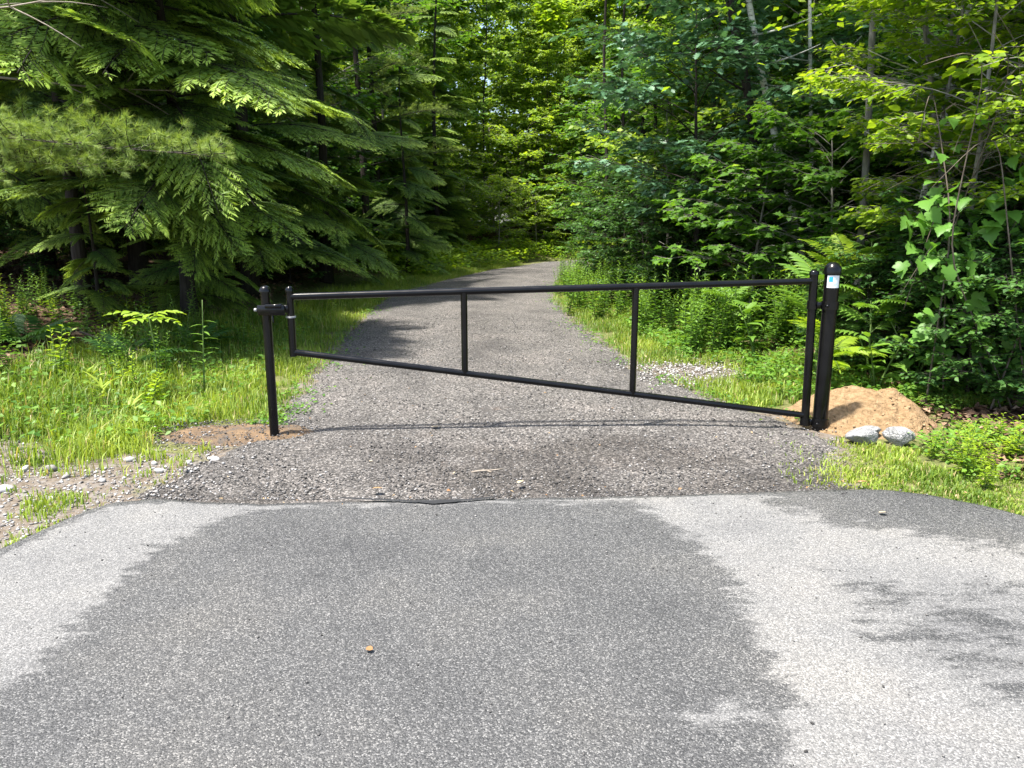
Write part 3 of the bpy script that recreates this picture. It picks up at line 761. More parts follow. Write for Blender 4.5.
for (x, y, s, a, t, lab) in [(-.63, 5.73, .085, .3, 1.0, 'pale tan fallen leaf on the gravel below the middle of the gate'),
                             (.04, 4.42, .06, 1.2, .8, 'yellowish fallen leaf on the gravel just beyond the pavement edge'),
                             (-.52, 2.57, .035, 2.6, .1, 'tiny orange leaf fragment on the damp asphalt'),
                             (-.84, 4.32, .07, .2, .35, 'tan curled leaf at the dark crack of the pavement edge'),
                             (2.02, 3.95, .05, .1, .8, 'pale leaf on the asphalt in front of the right grass strip'),
                             (2.12, 4.44, .08, .1, .2, 'orange brown leaf on the pavement rim in front of the right grass')]:
    L = Leaves(); L.add((0, 0, 0), (1, 0, .08), (.15, .2, 1), 1.0, t); g = Geo(); L.bake(g, T_ovate(.36, .2))
    zb = .045 if y < asph_y(x) else .05
    tag(new_obj('fallen_leaf', g.mesh('fallen_leaf', M['fallen']), None, (x, y, zb), (0, 0, a), s), lab, 'leaf', 'fallen leaves on the road')
g = Geo(); g.add(*tube(curve([(0, 0, 0), (.06, .02, .006), (.13, .03, .0), (.2, .06, .004)], 8), [.006, .008, .008, .007, .006, .006, .005, .003], 6)); g.add(*tube([(.1, .03, 0), (.13, -.01, .004)], .005, 6))
tag(new_obj('twig', g.mesh('twig', M['deadwood'], True), None, (-.26, 4.64, .045)), 'short pale broken twig on the gravel between gate and pavement', 'twig')
pts = curve([(-4.9, 8.55, 0), (-4.3, 8.2, 0), (-3.55, 8.0, 0)], 14); pts[:, 2] = gz(pts[:, 0], pts[:, 1]) + .15 - .05 * np.linspace(0, 1, 14)
g = Geo(); g.add(*tube(pts - pts[0], np.linspace(.014, .007, 14), 8)); g.add(*tube([pts[8] - pts[0], pts[8] - pts[0] + V3(.18, .1, .14)], [.008, .004], 6))
tag(new_obj('dead_branch', g.mesh('dead_branch', M['canes'], True), None, tuple(pts[0])), 'long grey fallen branch lying in the weeds of the left verge', 'branch')
# dark tar crack where asphalt meets gravel
cx_ = np.linspace(-1.0, -.1, 40)
cyv = np.interp(cx_, [-1.0, -.7, -.45, -.3, -.1], [4.20, 4.165, 4.13, 4.16, 4.215]) + .02 * (fbm(cx_ * 12, cx_ * 0, 4) - .5)
wd = .012 + .016 * np.exp(-((cx_ + .42) / .1) ** 2)
V = np.concatenate([np.stack([cx_, cyv - wd, 0 * cx_ + .0375], -1), np.stack([cx_, cyv + wd, 0 * cx_ + .0375], -1)])
j = np.arange(39); g = Geo(); g.add(V, np.stack([j, j + 1, 40 + j + 1, 40 + j], -1))
M['tar'] = flat('tar', (.02, .02, .022), .6)
o = new_obj('tar_seam', g.mesh('tar_seam', M['tar'])); o['kind'] = 'structure'

# ------------------------------------------------------------------ vegetation: builders
def rdir(az, el): return V3(math.cos(az) * math.cos(el), math.sin(az) * math.cos(el), math.sin(el))

def hemlock_bough(name, Lg, seed, droop=.30):
    """a flat drooping hemlock spray, root at the origin, growing along +X"""
    rs = np.random.RandomState(seed); g = Geo(); lv = Leaves()
    S = np.linspace(0, 1, 26)
    bend = rs.uniform(-.12, .12)
    ax = np.stack([Lg * S, Lg * bend * S * S, Lg * (.12 * S - droop * S * S)], -1)
    g.add(*tube(ax, .016 * (1 - S) + .0025, 5), .5, 1)
    def at_axis(s): return np.stack([np.interp(s, S, ax[:, k]) for k in range(3)], -1)
    s = .10
    side = 1
    while s < .995:
        for sd in (1, -1):
            if rs.rand() < .24: continue
            ll = Lg * (.40 * (1 - s) ** .8 * min(1, s * 3.2 + .25)) * rs.uniform(.35, 1.35) + .05
            ang = rad(rs.uniform(38, 62)) * sd
            p0 = at_axis(s + rs.uniform(-.01, .01))
            a = math.atan2(2 * bend * s, 1) + ang
            slope = .12 - 2 * droop * s
            m = max(4, int(ll / .018))
            q = np.linspace(0, 1, m)
            dz = slope * .7 * q * ll - .16 * ll * q * q + rs.uniform(-.06, .06) * q * ll
            curl = a - sd * .3 * q
            step = ll / m
            pl = p0 + np.stack([np.cumsum(np.cos(curl)) * step, np.cumsum(np.sin(curl)) * step, dz], -1)
            g.add(*tube(pl[::max(1, m // 4)] if m > 8 else pl, .0035, 3, False), .5, 1)
            ti = np.tile(q, 2)
            base = np.tile(pl, (2, 1)); sgn = np.repeat([1, -1], m)
            tl = (.030 + .052 * np.sin(PI * np.clip(ti * .85 + .1, 0, 1))) * rs.uniform(.7, 1.25, 2 * m) * (1 + .5 * min(1, ll / 1.0))
            ta = np.tile(curl, 2) + sgn * (rs.uniform(.7, 1.05, 2 * m))
            d = np.stack([np.cos(ta), np.sin(ta), -.15 - .3 * ti + rs.normal(0, .12, 2 * m)], -1)
            nn = np.stack([rs.normal(0, .4, 2 * m), rs.normal(0, .4, 2 * m), np.ones(2 * m)], -1)
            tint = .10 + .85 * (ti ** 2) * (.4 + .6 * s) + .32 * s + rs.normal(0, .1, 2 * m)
            lv.add(base, d, nn, tl, tint)
            lv.add(pl[-1], (math.cos(curl[-1]), math.sin(curl[-1]), -.4), (0, 0, 1), .09, .8)
        s += .044 / Lg * rs.uniform(.8, 1.25)
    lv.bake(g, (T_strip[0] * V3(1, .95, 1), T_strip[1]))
    return g.mesh(name, [M['hemlock'], M['bark']])

def coarse_bough(name, Lg, seed):
    """a cheaper hemlock bough for the canopy overhead and for deep shade"""
    rs = np.random.RandomState(seed); g = Geo(); lv = Leaves(); n = 420
    s = rs.rand(n) ** .8; w = .38 * Lg * (1 - s) ** .7 * np.minimum(1, s * 4 + .2)
    yy = rs.uniform(-1, 1, n) * w
    p = np.stack([Lg * s, yy, Lg * (.1 * s - .3 * s * s) - .12 * np.abs(yy) + rs.normal(0, .03, n)], -1)
    a = np.sign(yy) * rs.uniform(.3, 1.1, n)
    lv.add(p, np.stack([np.cos(a), np.sin(a), -.25 + rs.normal(0, .2, n)], -1), np.stack([rs.normal(0, .25, n), rs.normal(0, .25, n), np.ones(n)], -1), .24 + .14 * rs.rand(n), .15 + .5 * s * rs.rand(n))
    lv.bake(g, (T_strip[0] * V3(1, 1.5, 1), T_strip[1]))
    S = np.linspace(0, 1, 8); g.add(*tube(np.stack([Lg * S, 0 * S, Lg * (.1 * S - .3 * S * S)], -1), .02 * (1 - S) + .004, 5), .5, 1)
    return g.mesh(name, [M['hemlock'], M['bark']])

def pine_bough(name, Lg, seed):
    rs = np.random.RandomState(seed); g = Geo()
    S = np.linspace(0, 1, 16)
    ax = np.stack([Lg * S, .1 * Lg * S * S, Lg * (.02 * S - .10 * S * S)], -1)
    g.add(*tube(ax, .014 * (1 - S) + .004, 6), .5, 1)
    P, Dn, Sz, Tn = [], [], [], []
    def tuft(p, d, n, ln, spread, t):
        r = rs.normal(size=(n, 3)); dd = norm(norm(d) + spread * r)
        P.append(np.repeat(p[None], n, 0) + rs.normal(0, .008, (n, 3))); Dn.append(dd); Sz.append(ln * rs.uniform(.75, 1.1, n)); Tn.append(np.clip(t + rs.normal(0, .12, n), 0, 1))
    for s in np.arange(.30, 1.0, .085 / Lg):
        for sd in (1, -1):
            if rs.rand() < .15: continue
            p0 = np.array([np.interp(s, S, ax[:, k]) for k in range(3)])
            ll = Lg * .20 * (1 - s) ** .6 * rs.uniform(.4, 1.25) + .08
            a = sd * rad(rs.uniform(35, 65)); el = rs.uniform(-.15, .25)
            d = rdir(a, el); m = max(3, int(ll / .05))
            q = np.linspace(0, 1, m)[:, None]
            pl = p0 + d * ll * q + V3(0, 0, 1) * (.10 * ll * q * q) - V3(0, sd * .1, 0) * ll * q * q
            g.add(*tube(pl, .005, 4, False), .5, 1)
            for k in range(m):
                f = k / (m - 1)
                if f < .35: continue
                tuft(pl[k], d + V3(0, 0, .25), 14 if f < .95 else 55, .085 if f < .95 else .095, .55 if f < .95 else .62, .25 + .5 * f ** 3)
            for b2 in range(rs.randint(1, 3)):
                k = rs.randint(m // 2, m); dd = norm(d + rs.normal(0, .5, 3) + V3(0, 0, .15)); e = pl[k] + dd * rs.uniform(.08, .2)
                g.add(*tube([pl[k], e], .004, 4, False), .5, 1); tuft(e, dd, 60, .095, .6, .65); tuft((e + pl[k]) / 2, dd, 20, .08, .55, .4)
    p = np.concatenate(P); d = np.concatenate(Dn); s = np.concatenate(Sz); t = np.concatenate(Tn)
    d = norm(d - V3(0, 0, .12))
    side = norm(np.cross(d, rs.normal(size=d.shape))) * .0019
    V = np.stack([p - side, p + side, p + d * s[:, None]], 1).reshape(-1, 3)
    g.add(V, np.arange(len(V)).reshape(-1, 3), np.stack([t * .6, t * .6, t], 1).ravel())
    return g.mesh(name, [M['pine'], M['bark']])

def bare_branch(name, Lg, seed):
    rs = np.random.RandomState(seed); g = Geo()
    ax = curve([(0, 0, 0), (Lg * .4, .1 * rs.randn(), -.05), (Lg * .75, .2 * rs.randn(), -.2), (Lg, .25 * rs.randn(), -.25)], 12)
    g.add(*tube(ax, np.linspace(.014, .003, 12), 5))
    for k in range(9):
        i = rs.randint(3, 11); d = norm(V3(rs.uniform(.3, 1), rs.randn() * .6, rs.randn() * .4)) * rs.uniform(.2, .6)
        g.add(*tube(curve([ax[i], ax[i] + d * .5 + V3(0, 0, .03), ax[i] + d], 5), np.linspace(.005, .0015, 5), 4))
    return g.mesh(name, M['deadwood'])

def broadleaf(name, H, r0, seed, tmpl, mat, bark, leaf, zbase=.35, crown_r=2.0, limbs=16, subs=6, twigs=3, per=9, lean=(0, 0), layered=.35, zfine=99, up=.45, profile='tree', bare=.0, face=0.0):
    """one broadleaf tree or shrub; returns (wood mesh, leaf mesh)"""
    rs = np.random.RandomState(seed); w = Geo(); lv = Leaves(); big = Leaves()
    n = 14; q = np.linspace(0, 1, n)
    wob = np.cumsum(rs.normal(0, .02 * H / n * 2, (n, 2)), 0)
    tr = np.stack([lean[0] * q + wob[:, 0], lean[1] * q + wob[:, 1], H * q - .15 * (q == 0)], -1)
    w.add(*tube(tr, r0 * (1 - .85 * q) * (1 + .35 * np.exp(-q * 12)), 10))
    for i in range(limbs):
        f = zbase + (1 - zbase) * ((i + rs.rand()) / limbs) * .98
        p0 = np.array([np.interp(f, q, tr[:, k]) for k in range(3)])
        g_ = (f - zbase) / (1 - zbase)
        if profile == 'tree': pr = math.sin(PI * min(1, .22 + .75 * g_)) ** .7
        elif profile == 'shrub': pr = .55 + .45 * math.sin(PI * g_)
        else: pr = 1 - .75 * g_
        ln = crown_r * pr * rs.uniform(.7, 1.15); az = i * 2.39996 + rs.normal(0, .35)
        el = up * rs.uniform(.3, 1.3) + .5 * g_
        d = rdir(az, el); e = p0 + d * ln + V3(0, 0, -.10 * ln * rs.rand())
        li = curve([p0, p0 + d * ln * .35 + V3(0, 0, .06 * ln), p0 + d * ln * .7 + rs.normal(0, .05 * ln, 3), e], 9)
        rl = max(.006, r0 * .38 * (1 - .7 * f) * min(1, ln / 2))
        w.add(*tube(li, np.linspace(rl, rl * .3, 9), 6))
        coarse = p0[2] > zfine
        for j in range(subs):
            k = rs.uniform(.25, 1.0); p1 = np.array([np.interp(k, np.linspace(0, 1, 9), li[:, c]) for c in range(3)])
            a2 = az + rs.choice([-1, 1]) * rs.uniform(.3, 1.1); d2 = rdir(a2, rs.uniform(-.1, .45)); l2 = ln * rs.uniform(.25, .45) * (1.15 - .5 * k) + .12
            e2 = p1 + d2 * l2
            if not coarse: w.add(*tube([p1, (p1 + e2) / 2 + V3(0, 0, .05 * l2), e2], [rl * .35, rl * .25, .003], 4, False))
            if rs.rand() < bare: continue
            if coarse:
                m = 7; pp = p1 + rs.rand(m, 1) * (e2 - p1) + rs.normal(0, .22, (m, 3))
                aa = rs.rand(m) * 2 * PI
                big.add(pp, np.stack([np.cos(aa), np.sin(aa), rs.normal(-.1, .3, m)], -1), np.stack([rs.normal(0, .4, m), rs.normal(0, .4, m), np.ones(m)], -1), .34 + .22 * rs.rand(m), rs.rand(m) * .8)
                continue
            for t in range(twigs):
                k3 = rs.uniform(.2, 1); p2 = p1 + (e2 - p1) * k3; a3 = a2 + rs.normal(0, .9); l3 = rs.uniform(.5, 1.2) * leaf * per * .42
                d3 = rdir(a3, rs.normal(.02, .22)); e3 = p2 + d3 * l3 + V3(0, 0, -.1 * l3)
                if leaf > .07: w.add(*tube([p2, e3], [.004, .002], 3, False))
                u = (np.arange(per) + rs.rand(per)) / per
                pos = p2 + (e3 - p2) * u[:, None]
                sg = np.where(np.arange(per) % 2 == 0, 1, -1) * rs.uniform(.5, 1.2, per)
                aa = a3 + sg
                lift = rs.normal(-.18, .25, per)
                dd = np.stack([np.cos(aa), np.sin(aa), lift], -1)
                nn = np.stack([rs.normal(-.35 * face, layered, per), rs.normal(-face, layered, per), np.ones(per)], -1)
                lv.add(pos + dd * leaf * .15, dd, nn, leaf * rs.uniform(.6, 1.2, per), np.clip(.35 + .25 * rs.randn(per) + .25 * (k - .5), 0, 1))
    g = Geo(); lv.bake(g, tmpl); big.bake(g, T_kite(.36))
    return w.mesh(name + '_wood', M[bark], True), g.mesh(name + '_leaves', M[mat])

def place_tree(name, label, cat, meshes, x, y, rz, s=1.0, group=None, dz=0):
    t = thing(name, label, cat, (x, y, gz1(x, y) + dz - .02), rz, group, s)
    new_obj('trunk' if 'tree' in name else 'stem', meshes[0], t)
    new_obj('crown' if 'tree' in name else 'foliage', meshes[1], t)
    return t

# ------------------------------------------------------------------ hemlocks and pine on the left
HB = [hemlock_bough('bough', L_, 100 + i, dr) for i, (L_, dr) in enumerate([(2.6, .30), (2.3, .36), (2.0, .28), (2.5, .42), (1.7, .34)])]
HC = [coarse_bough('bough', L_, 120 + i) for i, L_ in enumerate((2.8, 2.4, 2.1))]
def hemlock_trunk(H, r, seed):
    rs = np.random.RandomState(seed); q = np.linspace(0, 1, 16)
    g = Geo(); p = np.stack([.02 * H * np.sin(q * 4 + seed) * q, .02 * H * np.cos(q * 3 + seed) * q, H * q - .2 * (q == 0)], -1)
    g.add(*tube(p, r * (1 - .92 * q) * (1 + .5 * np.exp(-q * 25)), 10)); return g.mesh('trunk', M['bark'], True), p
def hemlock(label, x, y, H, r, seed, low=.8, n=46, fine_to=5.5, reach=1.0, group=None, extra=(), skip=None, fine=True):
    rs = np.random.RandomState(seed)
    t = thing('hemlock_tree', label, 'tree', (x, y, gz1(x, y) - .02), 0, group)
    me, p = hemlock_trunk(H, r, seed); new_obj('trunk', me, t)
    for i in range(n):
        f = (i + rs.rand()) / n; z = low + (H - low - .3) * f ** 1.25
        az = i * 2.39996 + rs.normal(0, .3)
        sc_ = reach * (1.08 - .8 * (z / H) ** 1.3) * rs.uniform(.75, 1.15)
        if skip and skip(az, z): continue
        px, py = np.interp(z, p[:, 2], p[:, 0]), np.interp(z, p[:, 2], p[:, 1])
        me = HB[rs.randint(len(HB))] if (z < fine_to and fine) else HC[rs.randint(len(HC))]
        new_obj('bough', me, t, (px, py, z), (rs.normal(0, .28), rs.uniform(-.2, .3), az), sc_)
    for (z, az, pitch, s, k) in extra:
        new_obj('bough', HB[k], t, (np.interp(z, p[:, 2], p[:, 0]), np.interp(z, p[:, 2], p[:, 1]), z), (rs.normal(0, .3), pitch + rs.normal(0, .06), az), s)
    return t

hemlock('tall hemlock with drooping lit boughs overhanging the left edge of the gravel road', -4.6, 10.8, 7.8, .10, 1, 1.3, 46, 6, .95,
        extra=[(3.4, rad(-48), .06, 1.25, 0), (3.0, rad(-62), .10, 1.2, 3), (2.3, rad(-50), .10, 1.15, 1), (2.1, rad(-75), .12, 1.15, 0), (4.4, rad(-35), 0, 1.2, 2), (3.9, rad(-28), .1, .95, 0), (1.7, rad(-35), .0, 1.0, 3), (1.4, rad(-18), .0, .9, 1), (2.6, rad(-10), .12, .85, 0), (4.8, rad(-60), .05, 1.2, 0), (3.6, rad(-80), .05, 1.1, 1), (4.2, rad(-95), .1, 1.1, 3), (3.2, rad(-100), .15, 1.0, 2), (4.6, rad(-85), .1, 1.1, 0), (2.7, rad(-90), .15, 1.0, 1), (5.2, rad(-100), .1, 1.1, 0), (5.4, rad(-70), .1, 1.1, 1)])
hemlock('hemlock behind the white pine bough with bright sunlit spray at the upper left', -6.3, 11.2, 9, .10, 2, 2.3, 36, 6, 1.0,
        extra=[(3.1, rad(-34), -.10, 1.35, 2), (3.3, rad(-45), -.08, 1.4, 0), (2.8, rad(-58), .0, 1.3, 1), (3.7, rad(-38), -.04, 1.4, 0), (2.7, rad(-25), -.02, 1.3, 3), (3.5, rad(-62), -.05, 1.4, 0), (4.2, rad(-50), 0, 1.3, 1), (4.4, rad(-75), 0, 1.3, 0)])
hemlock('low hemlock sapling in shade below the pine bough on the left bank', -5.55, 10.2, 2.5, .03, 57, .25, 24, 8, .42)
hemlock('small shaded hemlock sapling between the bank ferns and the overhanging hemlock', -4.95, 11.9, 3.2, .04, 58, .3, 28, 8, .5)
hemlock('hemlock in deep shade at the far left of the bank', -8.6, 12.2, 12, .13, 3, 2.0, 46, 5, 1.1)
for i, (x, y, s) in enumerate([(-6.6, 13.6, 1.0), (-5.2, 15.2, 1.0), (-9.4, 15.5, 1.1), (-7.4, 18.5, 1.1), (-11.5, 12.5, 1.1), (-12.5, 18.5, 1.2), (-10, 22, 1.2)]):
    hemlock('shaded hemlock trunk and boughs deep in the dark left woods', x, y, 15 * s, .14, 30 + i, .9, 56, 4.5, 1.1, 'hemlocks deep in the left woods')
hemlock('hemlock at the left road edge just past the first overhanging tree', -4.6, 19.0, 12, .13, 51, .6, 66, 7, 1.0)
hemlock('small hemlock sapling with lit flat boughs before the bend on the left', -3.2, 23.6, 6.5, .07, 52, .5, 34, 8, .72)
hemlock('tall dark hemlock left of the road where it starts to bend', -4.6, 27.0, 15, .13, 53, .8, 90, 10, 1.1)
hemlock('dark hemlock left of the bend, behind the small sapling', -3.0, 31.5, 13, .11, 54, .5, 90, 10, .95)

PB = [pine_bough('bough', 4.3, 140), pine_bough('bough', 3.8, 141)]
pine = thing('white_pine_tree', 'white pine reaching long needled boughs in from the left edge', 'tree', (-7.6, 9.0, gz1(-7.6, 9.0) - .02))
me, p = hemlock_trunk(7, .12, 77); new_obj('trunk', me, pine)
for (z, az, el, s, k) in [(1.5, -40, -.04, .82, 0), (1.6, -27, -.06, .95, 1), (1.7, -18, -.07, 1.08, 0), (1.5, -52, .0, .8, 1), (1.85, -31, -.04, .92, 0), (1.8, -12, -.07, 1.12, 1), (1.75, -22, -.02, .98, 1), (2.0, -36, -.03, .85, 1),
                          (3.6, 40, -.1, .55, 0), (4.2, 150, -.1, .6, 1), (5, -120, -.1, .5, 0), (5.4, 60, -.1, .45, 1), (6.2, -150, -.1, .35, 0)]:
    new_obj('bough', PB[k], pine, (0, 0, z), (0, el, rad(az)), s)
BB = [bare_branch('dead_branch', 2.2, 150), bare_branch('dead_branch', 1.8, 151)]
for (z, az, el, s, k) in [(3.0, -25, -.12, 1.2, 0), (3.4, -8, -.2, 1.3, 1), (2.6, 8, -.1, 1.2, 0), (2.3, -35, .05, .9, 1)]:
    new_obj('dead_branch', BB[k], pine, (0, 0, z), (0, el, rad(az)), s * 1.4)
# soft grey-green pine crown showing above the road on the left
pine2 = thing('white_pine_tree', 'distant white pine with hazy blue green crown above the left road edge', 'tree', (-4.4, 23.5, gz1(-4.4, 23.5)))
me, p = hemlock_trunk(15, .12, 78); new_obj('trunk', me, pine2)
rs = np.random.RandomState(9)
for i in range(50):
    z = 3.0 + 11 * (i / 50); new_obj('bough', PB[i % 2], pine2, (np.interp(z, p[:, 2], p[:, 0]), np.interp(z, p[:, 2], p[:, 1]), z), (0, rs.uniform(-.25, 0), i * 2.4), rs.uniform(.6, .8) * (1.1 - .5 * z / 15))

# ------------------------------------------------------------------ broadleaf trees
BR = [broadleaf('maple', 15, .05, 200 + i, T_kite(.38), 'bright', 'bark', .17, .04, 3.3, 50, 9, 5, 9, (.3, -.2), .7, 13, .25, 'taper', face=.7) for i in range(2)]
MA = [broadleaf('maple', 14, .08, 210 + i, T_kite(.38), 'maple', 'bark', .15, .05, 2.9, 44, 9, 4, 9, (.3, .3), .6, 8, .25, 'taper') for i in range(2)]
MS = [broadleaf('maple', 5.5, .05, 215 + i, T_kite(.40), 'maple', 'greybark', .13, .08, 1.9, 30, 8, 4, 8, (.2, -.1), .32, 99, .2, 'shrub') for i in range(2)]
US = [broadleaf('shrub', 2.6, .035, 220 + i, T_maple, 'maple', 'greybark', .125, .10, 1.35, 22, 7, 3, 6, (.2, .1), .3, 99, .25, 'shrub') for i in range(2)]
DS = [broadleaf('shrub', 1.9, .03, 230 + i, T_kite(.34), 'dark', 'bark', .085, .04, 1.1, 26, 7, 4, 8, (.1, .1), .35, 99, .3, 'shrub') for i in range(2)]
BS = [broadleaf('shrub', 2.4, .03, 235 + i, T_kite(.34), 'bright', 'greybark', .09, .04, 1.3, 26, 7, 4, 8, (.1, .1), .4, 99, .3, 'shrub') for i in range(2)]

# beyond the bend: the bright green wall at the end of the road
ends = [(-5.5, 36, 1.0, 'left'), (-1.5, 40, 1.1, 'left'), (2.6, 43.5, 1.15, 'mid'), (6.2, 46, 1.1, 'mid'), (-6, 44, 1.2, 'left'), (10.5, 46, 1.15, 'right'), (0, 50, 1.2, 'mid'), (14, 48, 1.2, 'right'), (-10, 48, 1.3, 'left'), (5, 54, 1.3, 'mid'), (.6, 44.5, .95, 'mid'), (-3.4, 38.5, .8, 'left'), (4.6, 49, 1.1, 'mid'), (8.4, 43, .9, 'right'), (-3.5, 47, 1.1, 'left'), (1.6, 39.5, .75, 'mid'), (4.6, 42.2, .85, 'mid')]
for i, (x, y, s, k) in enumerate(ends):
    place_tree('maple_tree', 'bright yellow green maple rising beyond the bend in the gravel road', 'tree', BR[i % 2], x, y, (i % 3 - 1) * .45, s, 'bright trees beyond the bend')
for i, (x, y, s) in enumerate([(-.6, 34.0, 1.15), (1.2, 36.6, 1.2), (3.6, 39.4, 1.2), (-2.2, 34.5, 1.2), (6.4, 41.0, 1.3), (0.4, 38.5, 2.0), (9.5, 42.5, 1.9), (-3.4, 37, 1.9), (3, 42, 2.1), (-4.6, 33.6, 1.5), (-1, 43, 2.2), (6.6, 44, 2.2)]):
    place_tree('shrub', 'leafy green shrub on the outer side of the road bend', 'shrub', BS[i % 2], x, y, i * 2.1, s, 'shrubs along the outer bend')

# right woods
rw = [(4.4, 17.5, .85), (7.2, 15.5, .9), (3.6, 22.5, .95), (6.6, 21, 1.0), (9.5, 19, 1.0), (5.0, 27, 1.05), (8.4, 27, 1.1), (12, 24, 1.1), (10.4, 13.5, .9), (13.5, 17, 1.0), (7.6, 32, 1.1), (12, 31, 1.2), (16, 27, 1.2)]
for i, (x, y, s) in enumerate(rw):
    place_tree('maple_tree', 'green maple standing in the shaded woods right of the road', 'tree', MA[i % 2] if i % 3 else BR[i % 2], x, y, i * 2.3, s, 'maples in the right woods')

OAK = broadleaf('oak', 5.2, .06, 240, T_oak, 'oak', 'bark', .18, .30, 2.3, 28, 8, 4, 6, (-.6, -.2), .35, 99, .12, 'shrub')
place_tree('oak_tree', 'young oak with bluish green lobed leaves leaning over the right verge', 'tree', OAK, 3.3, 13.4, .4, .95)
OAK2 = broadleaf('oak', 4.4, .05, 241, T_oak, 'oak', 'bark', .17, .25, 1.9, 24, 7, 4, 6, (-.2, -.2), .35, 99, .12, 'shrub')
place_tree('oak_tree', 'second young oak with dull green leaves right of the bluish oak', 'tree', OAK2, 5.3, 13.0, 2.0, .95)

def bare_trunk_tree(name, label, pts, r, bark, top, seed, crown=True):
    P_ = np.asarray(pts, float); x, y = P_[0, 0], P_[0, 1]; base = V3(x, y, gz1(x, y) - .05)
    t = thing(name, label, 'tree', tuple(base))
    c = curve(P_, 18) - V3(x, y, 0); c[:, 2] -= c[0, 2]
    g = Geo(); g.add(*tube(c, np.linspace(r, r * .55, 18), 10))
    rs = np.random.RandomState(seed)
    for k in range(6):
        i = rs.randint(6, 17); d = rdir(rs.rand() * 6.28, rs.uniform(0, .7)) * rs.uniform(.5, 1.3)
        g.add(*tube(curve([c[i], c[i] + d * .5, c[i] + d + V3(0, 0, .1)], 6), np.linspace(r * .3, .004, 6), 5))
    new_obj('trunk', g.mesh('trunk', M[bark], True), t)
    if crown:
        lv = Leaves(); n = 2600
        pp = c[-1] + rs.normal(0, 1, (n, 3)) * V3(1.1, 1.1, 1.0) + V3(0, 0, 1.2); a = rs.rand(n) * 2 * PI
        lv.add(pp, np.stack([np.cos(a), np.sin(a), rs.normal(-.1, .3, n)], -1), np.stack([rs.normal(0, .4, n), rs.normal(0, .4, n), np.ones(n)], -1), .08 + .05 * rs.rand(n), rs.rand(n) * .8)
        g = Geo(); lv.bake(g, T_kite(.36)); new_obj('crown', g.mesh('crown', M[top]), t)
    return t
bare_trunk_tree('birch_tree', 'leaning white birch trunk beside a dark trunk in the upper right woods', [(4.85, 12.1, .3), (4.35, 12.1, 2.0), (3.95, 12.1, 3.2), (3.5, 12.1, 4.85), (2.95, 12.1, 7.5)], .062, 'birchbark', 'maple', 61)
bare_trunk_tree('dark_trunk_tree', 'dark leaning trunk just left of the white birch', [(4.1, 12.7, .3), (3.98, 12.7, 2.4), (3.80, 12.7, 3.7), (3.38, 12.7, 5.0), (2.8, 12.7, 7.8)], .085, 'bark', 'maple', 62)
bare_trunk_tree('birch_tree', 'thin white birch stem standing in the dark right of the leaning birch', [(4.9, 12.6, .4), (4.85, 12.6, 2.2), (4.7, 12.6, 3.6), (4.45, 12.6, 6.5)], .04, 'birchbark', 'maple', 63)
bare_trunk_tree('birch_tree', 'pale birch stem leaning right behind the grape vine', [(4.42, 8.7, .2), (4.52, 8.7, 1.7), (4.66, 8.7, 2.5), (4.9, 8.7, 4.5)], .05, 'birchbark', 'bright', 64)
bare_trunk_tree('birch_tree', 'pale grey stem leaning left across the birch behind the grape vine', [(4.98, 8.6, .2), (4.82, 8.6, 1.8), (4.62, 8.6, 2.5), (4.15, 8.6, 4.6)], .045, 'greybark', 'bright', 65)
bare_trunk_tree('grey_trunk_tree', 'straight slim grey trunk at the upper right above the vine thicket', [(4.45, 9.8, .2), (4.4, 9.8, 2.5), (4.3, 9.8, 4.4), (4.25, 9.8, 7)], .05, 'greybark', 'bright', 66)
for i, (x, y, h) in enumerate([(2.4, 20.5, 9), (3.0, 21.5, 9), (3.3, 18.5, 8), (4.0, 24, 10)]):
    bare_trunk_tree('sapling_tree', 'thin dark sapling trunk above the oak in the right woods', [(x, y, .2), (x + .1, y, 3), (x - .1, y, 6), (x, y, h)], .05, 'bark', 'bright', 70 + i)['group'] = 'thin trunks above the oak'

# understory on the right
for i, (x, y, s) in enumerate([(6.6, 13.6, 1.0), (8.0, 12.0, 1.05), (4.6, 18.2, 1.1), (3.4, 16.6, .8), (9.6, 11.0, 1.1), (5.9, 16.6, 1.15), (3.0, 23.0, 1.0), (7.2, 17.5, 1.2), (4.2, 26, 1.2), (7.0, 10.2, .85), (9.2, 14.5, 1.2)]):
    place_tree('maple_tree', 'young leafy maple of the understory in the right woods', 'tree', MS[i % 2], x, y, i * 1.1, s, 'young maples in the right woods')
for i, (x, y, s, lab) in enumerate([(3.5, 11.2, .95, 'maple leaved shrub behind the right verge, nearest the weeds'), (4.4, 10.4, 1.0, 'maple leaved shrub behind the hinge post, with sunlit top leaves'), (5.5, 10.6, 1.1, 'maple leaved shrub in shade left of the pale birch stems'), (4.7, 12.2, 1.2, 'tall maple leaved shrub under the young oaks'), (6.5, 11.2, 1.3, 'tall shaded shrub at the right behind the vine thicket')]):
    place_tree('shrub', lab, 'shrub', US[i % 2], x, y, i * 1.9, s)
for i, (x, y, s) in enumerate([(3.2, 13.8, 1.1), (2.7, 15.5, 1.0), (4.2, 15, 1.3), (5.8, 14, 1.4), (2.6, 18.5, 1.2), (3.4, 20, 1.3), (7.5, 12.8, 1.4), (6.4, 8.6, 1.1), (7.2, 9.8, 1.3), (3.2, 25, 1.4), (4.5, 29, 1.5), (8.5, 8.5, 1.3), (8.8, 11, 1.4)]):
    place_tree('shrub', 'dark small leaved shrub in the shade of the right woods', 'shrub', DS[i % 2], x, y, i * 2.7, s, 'dark shrubs in the right woods')
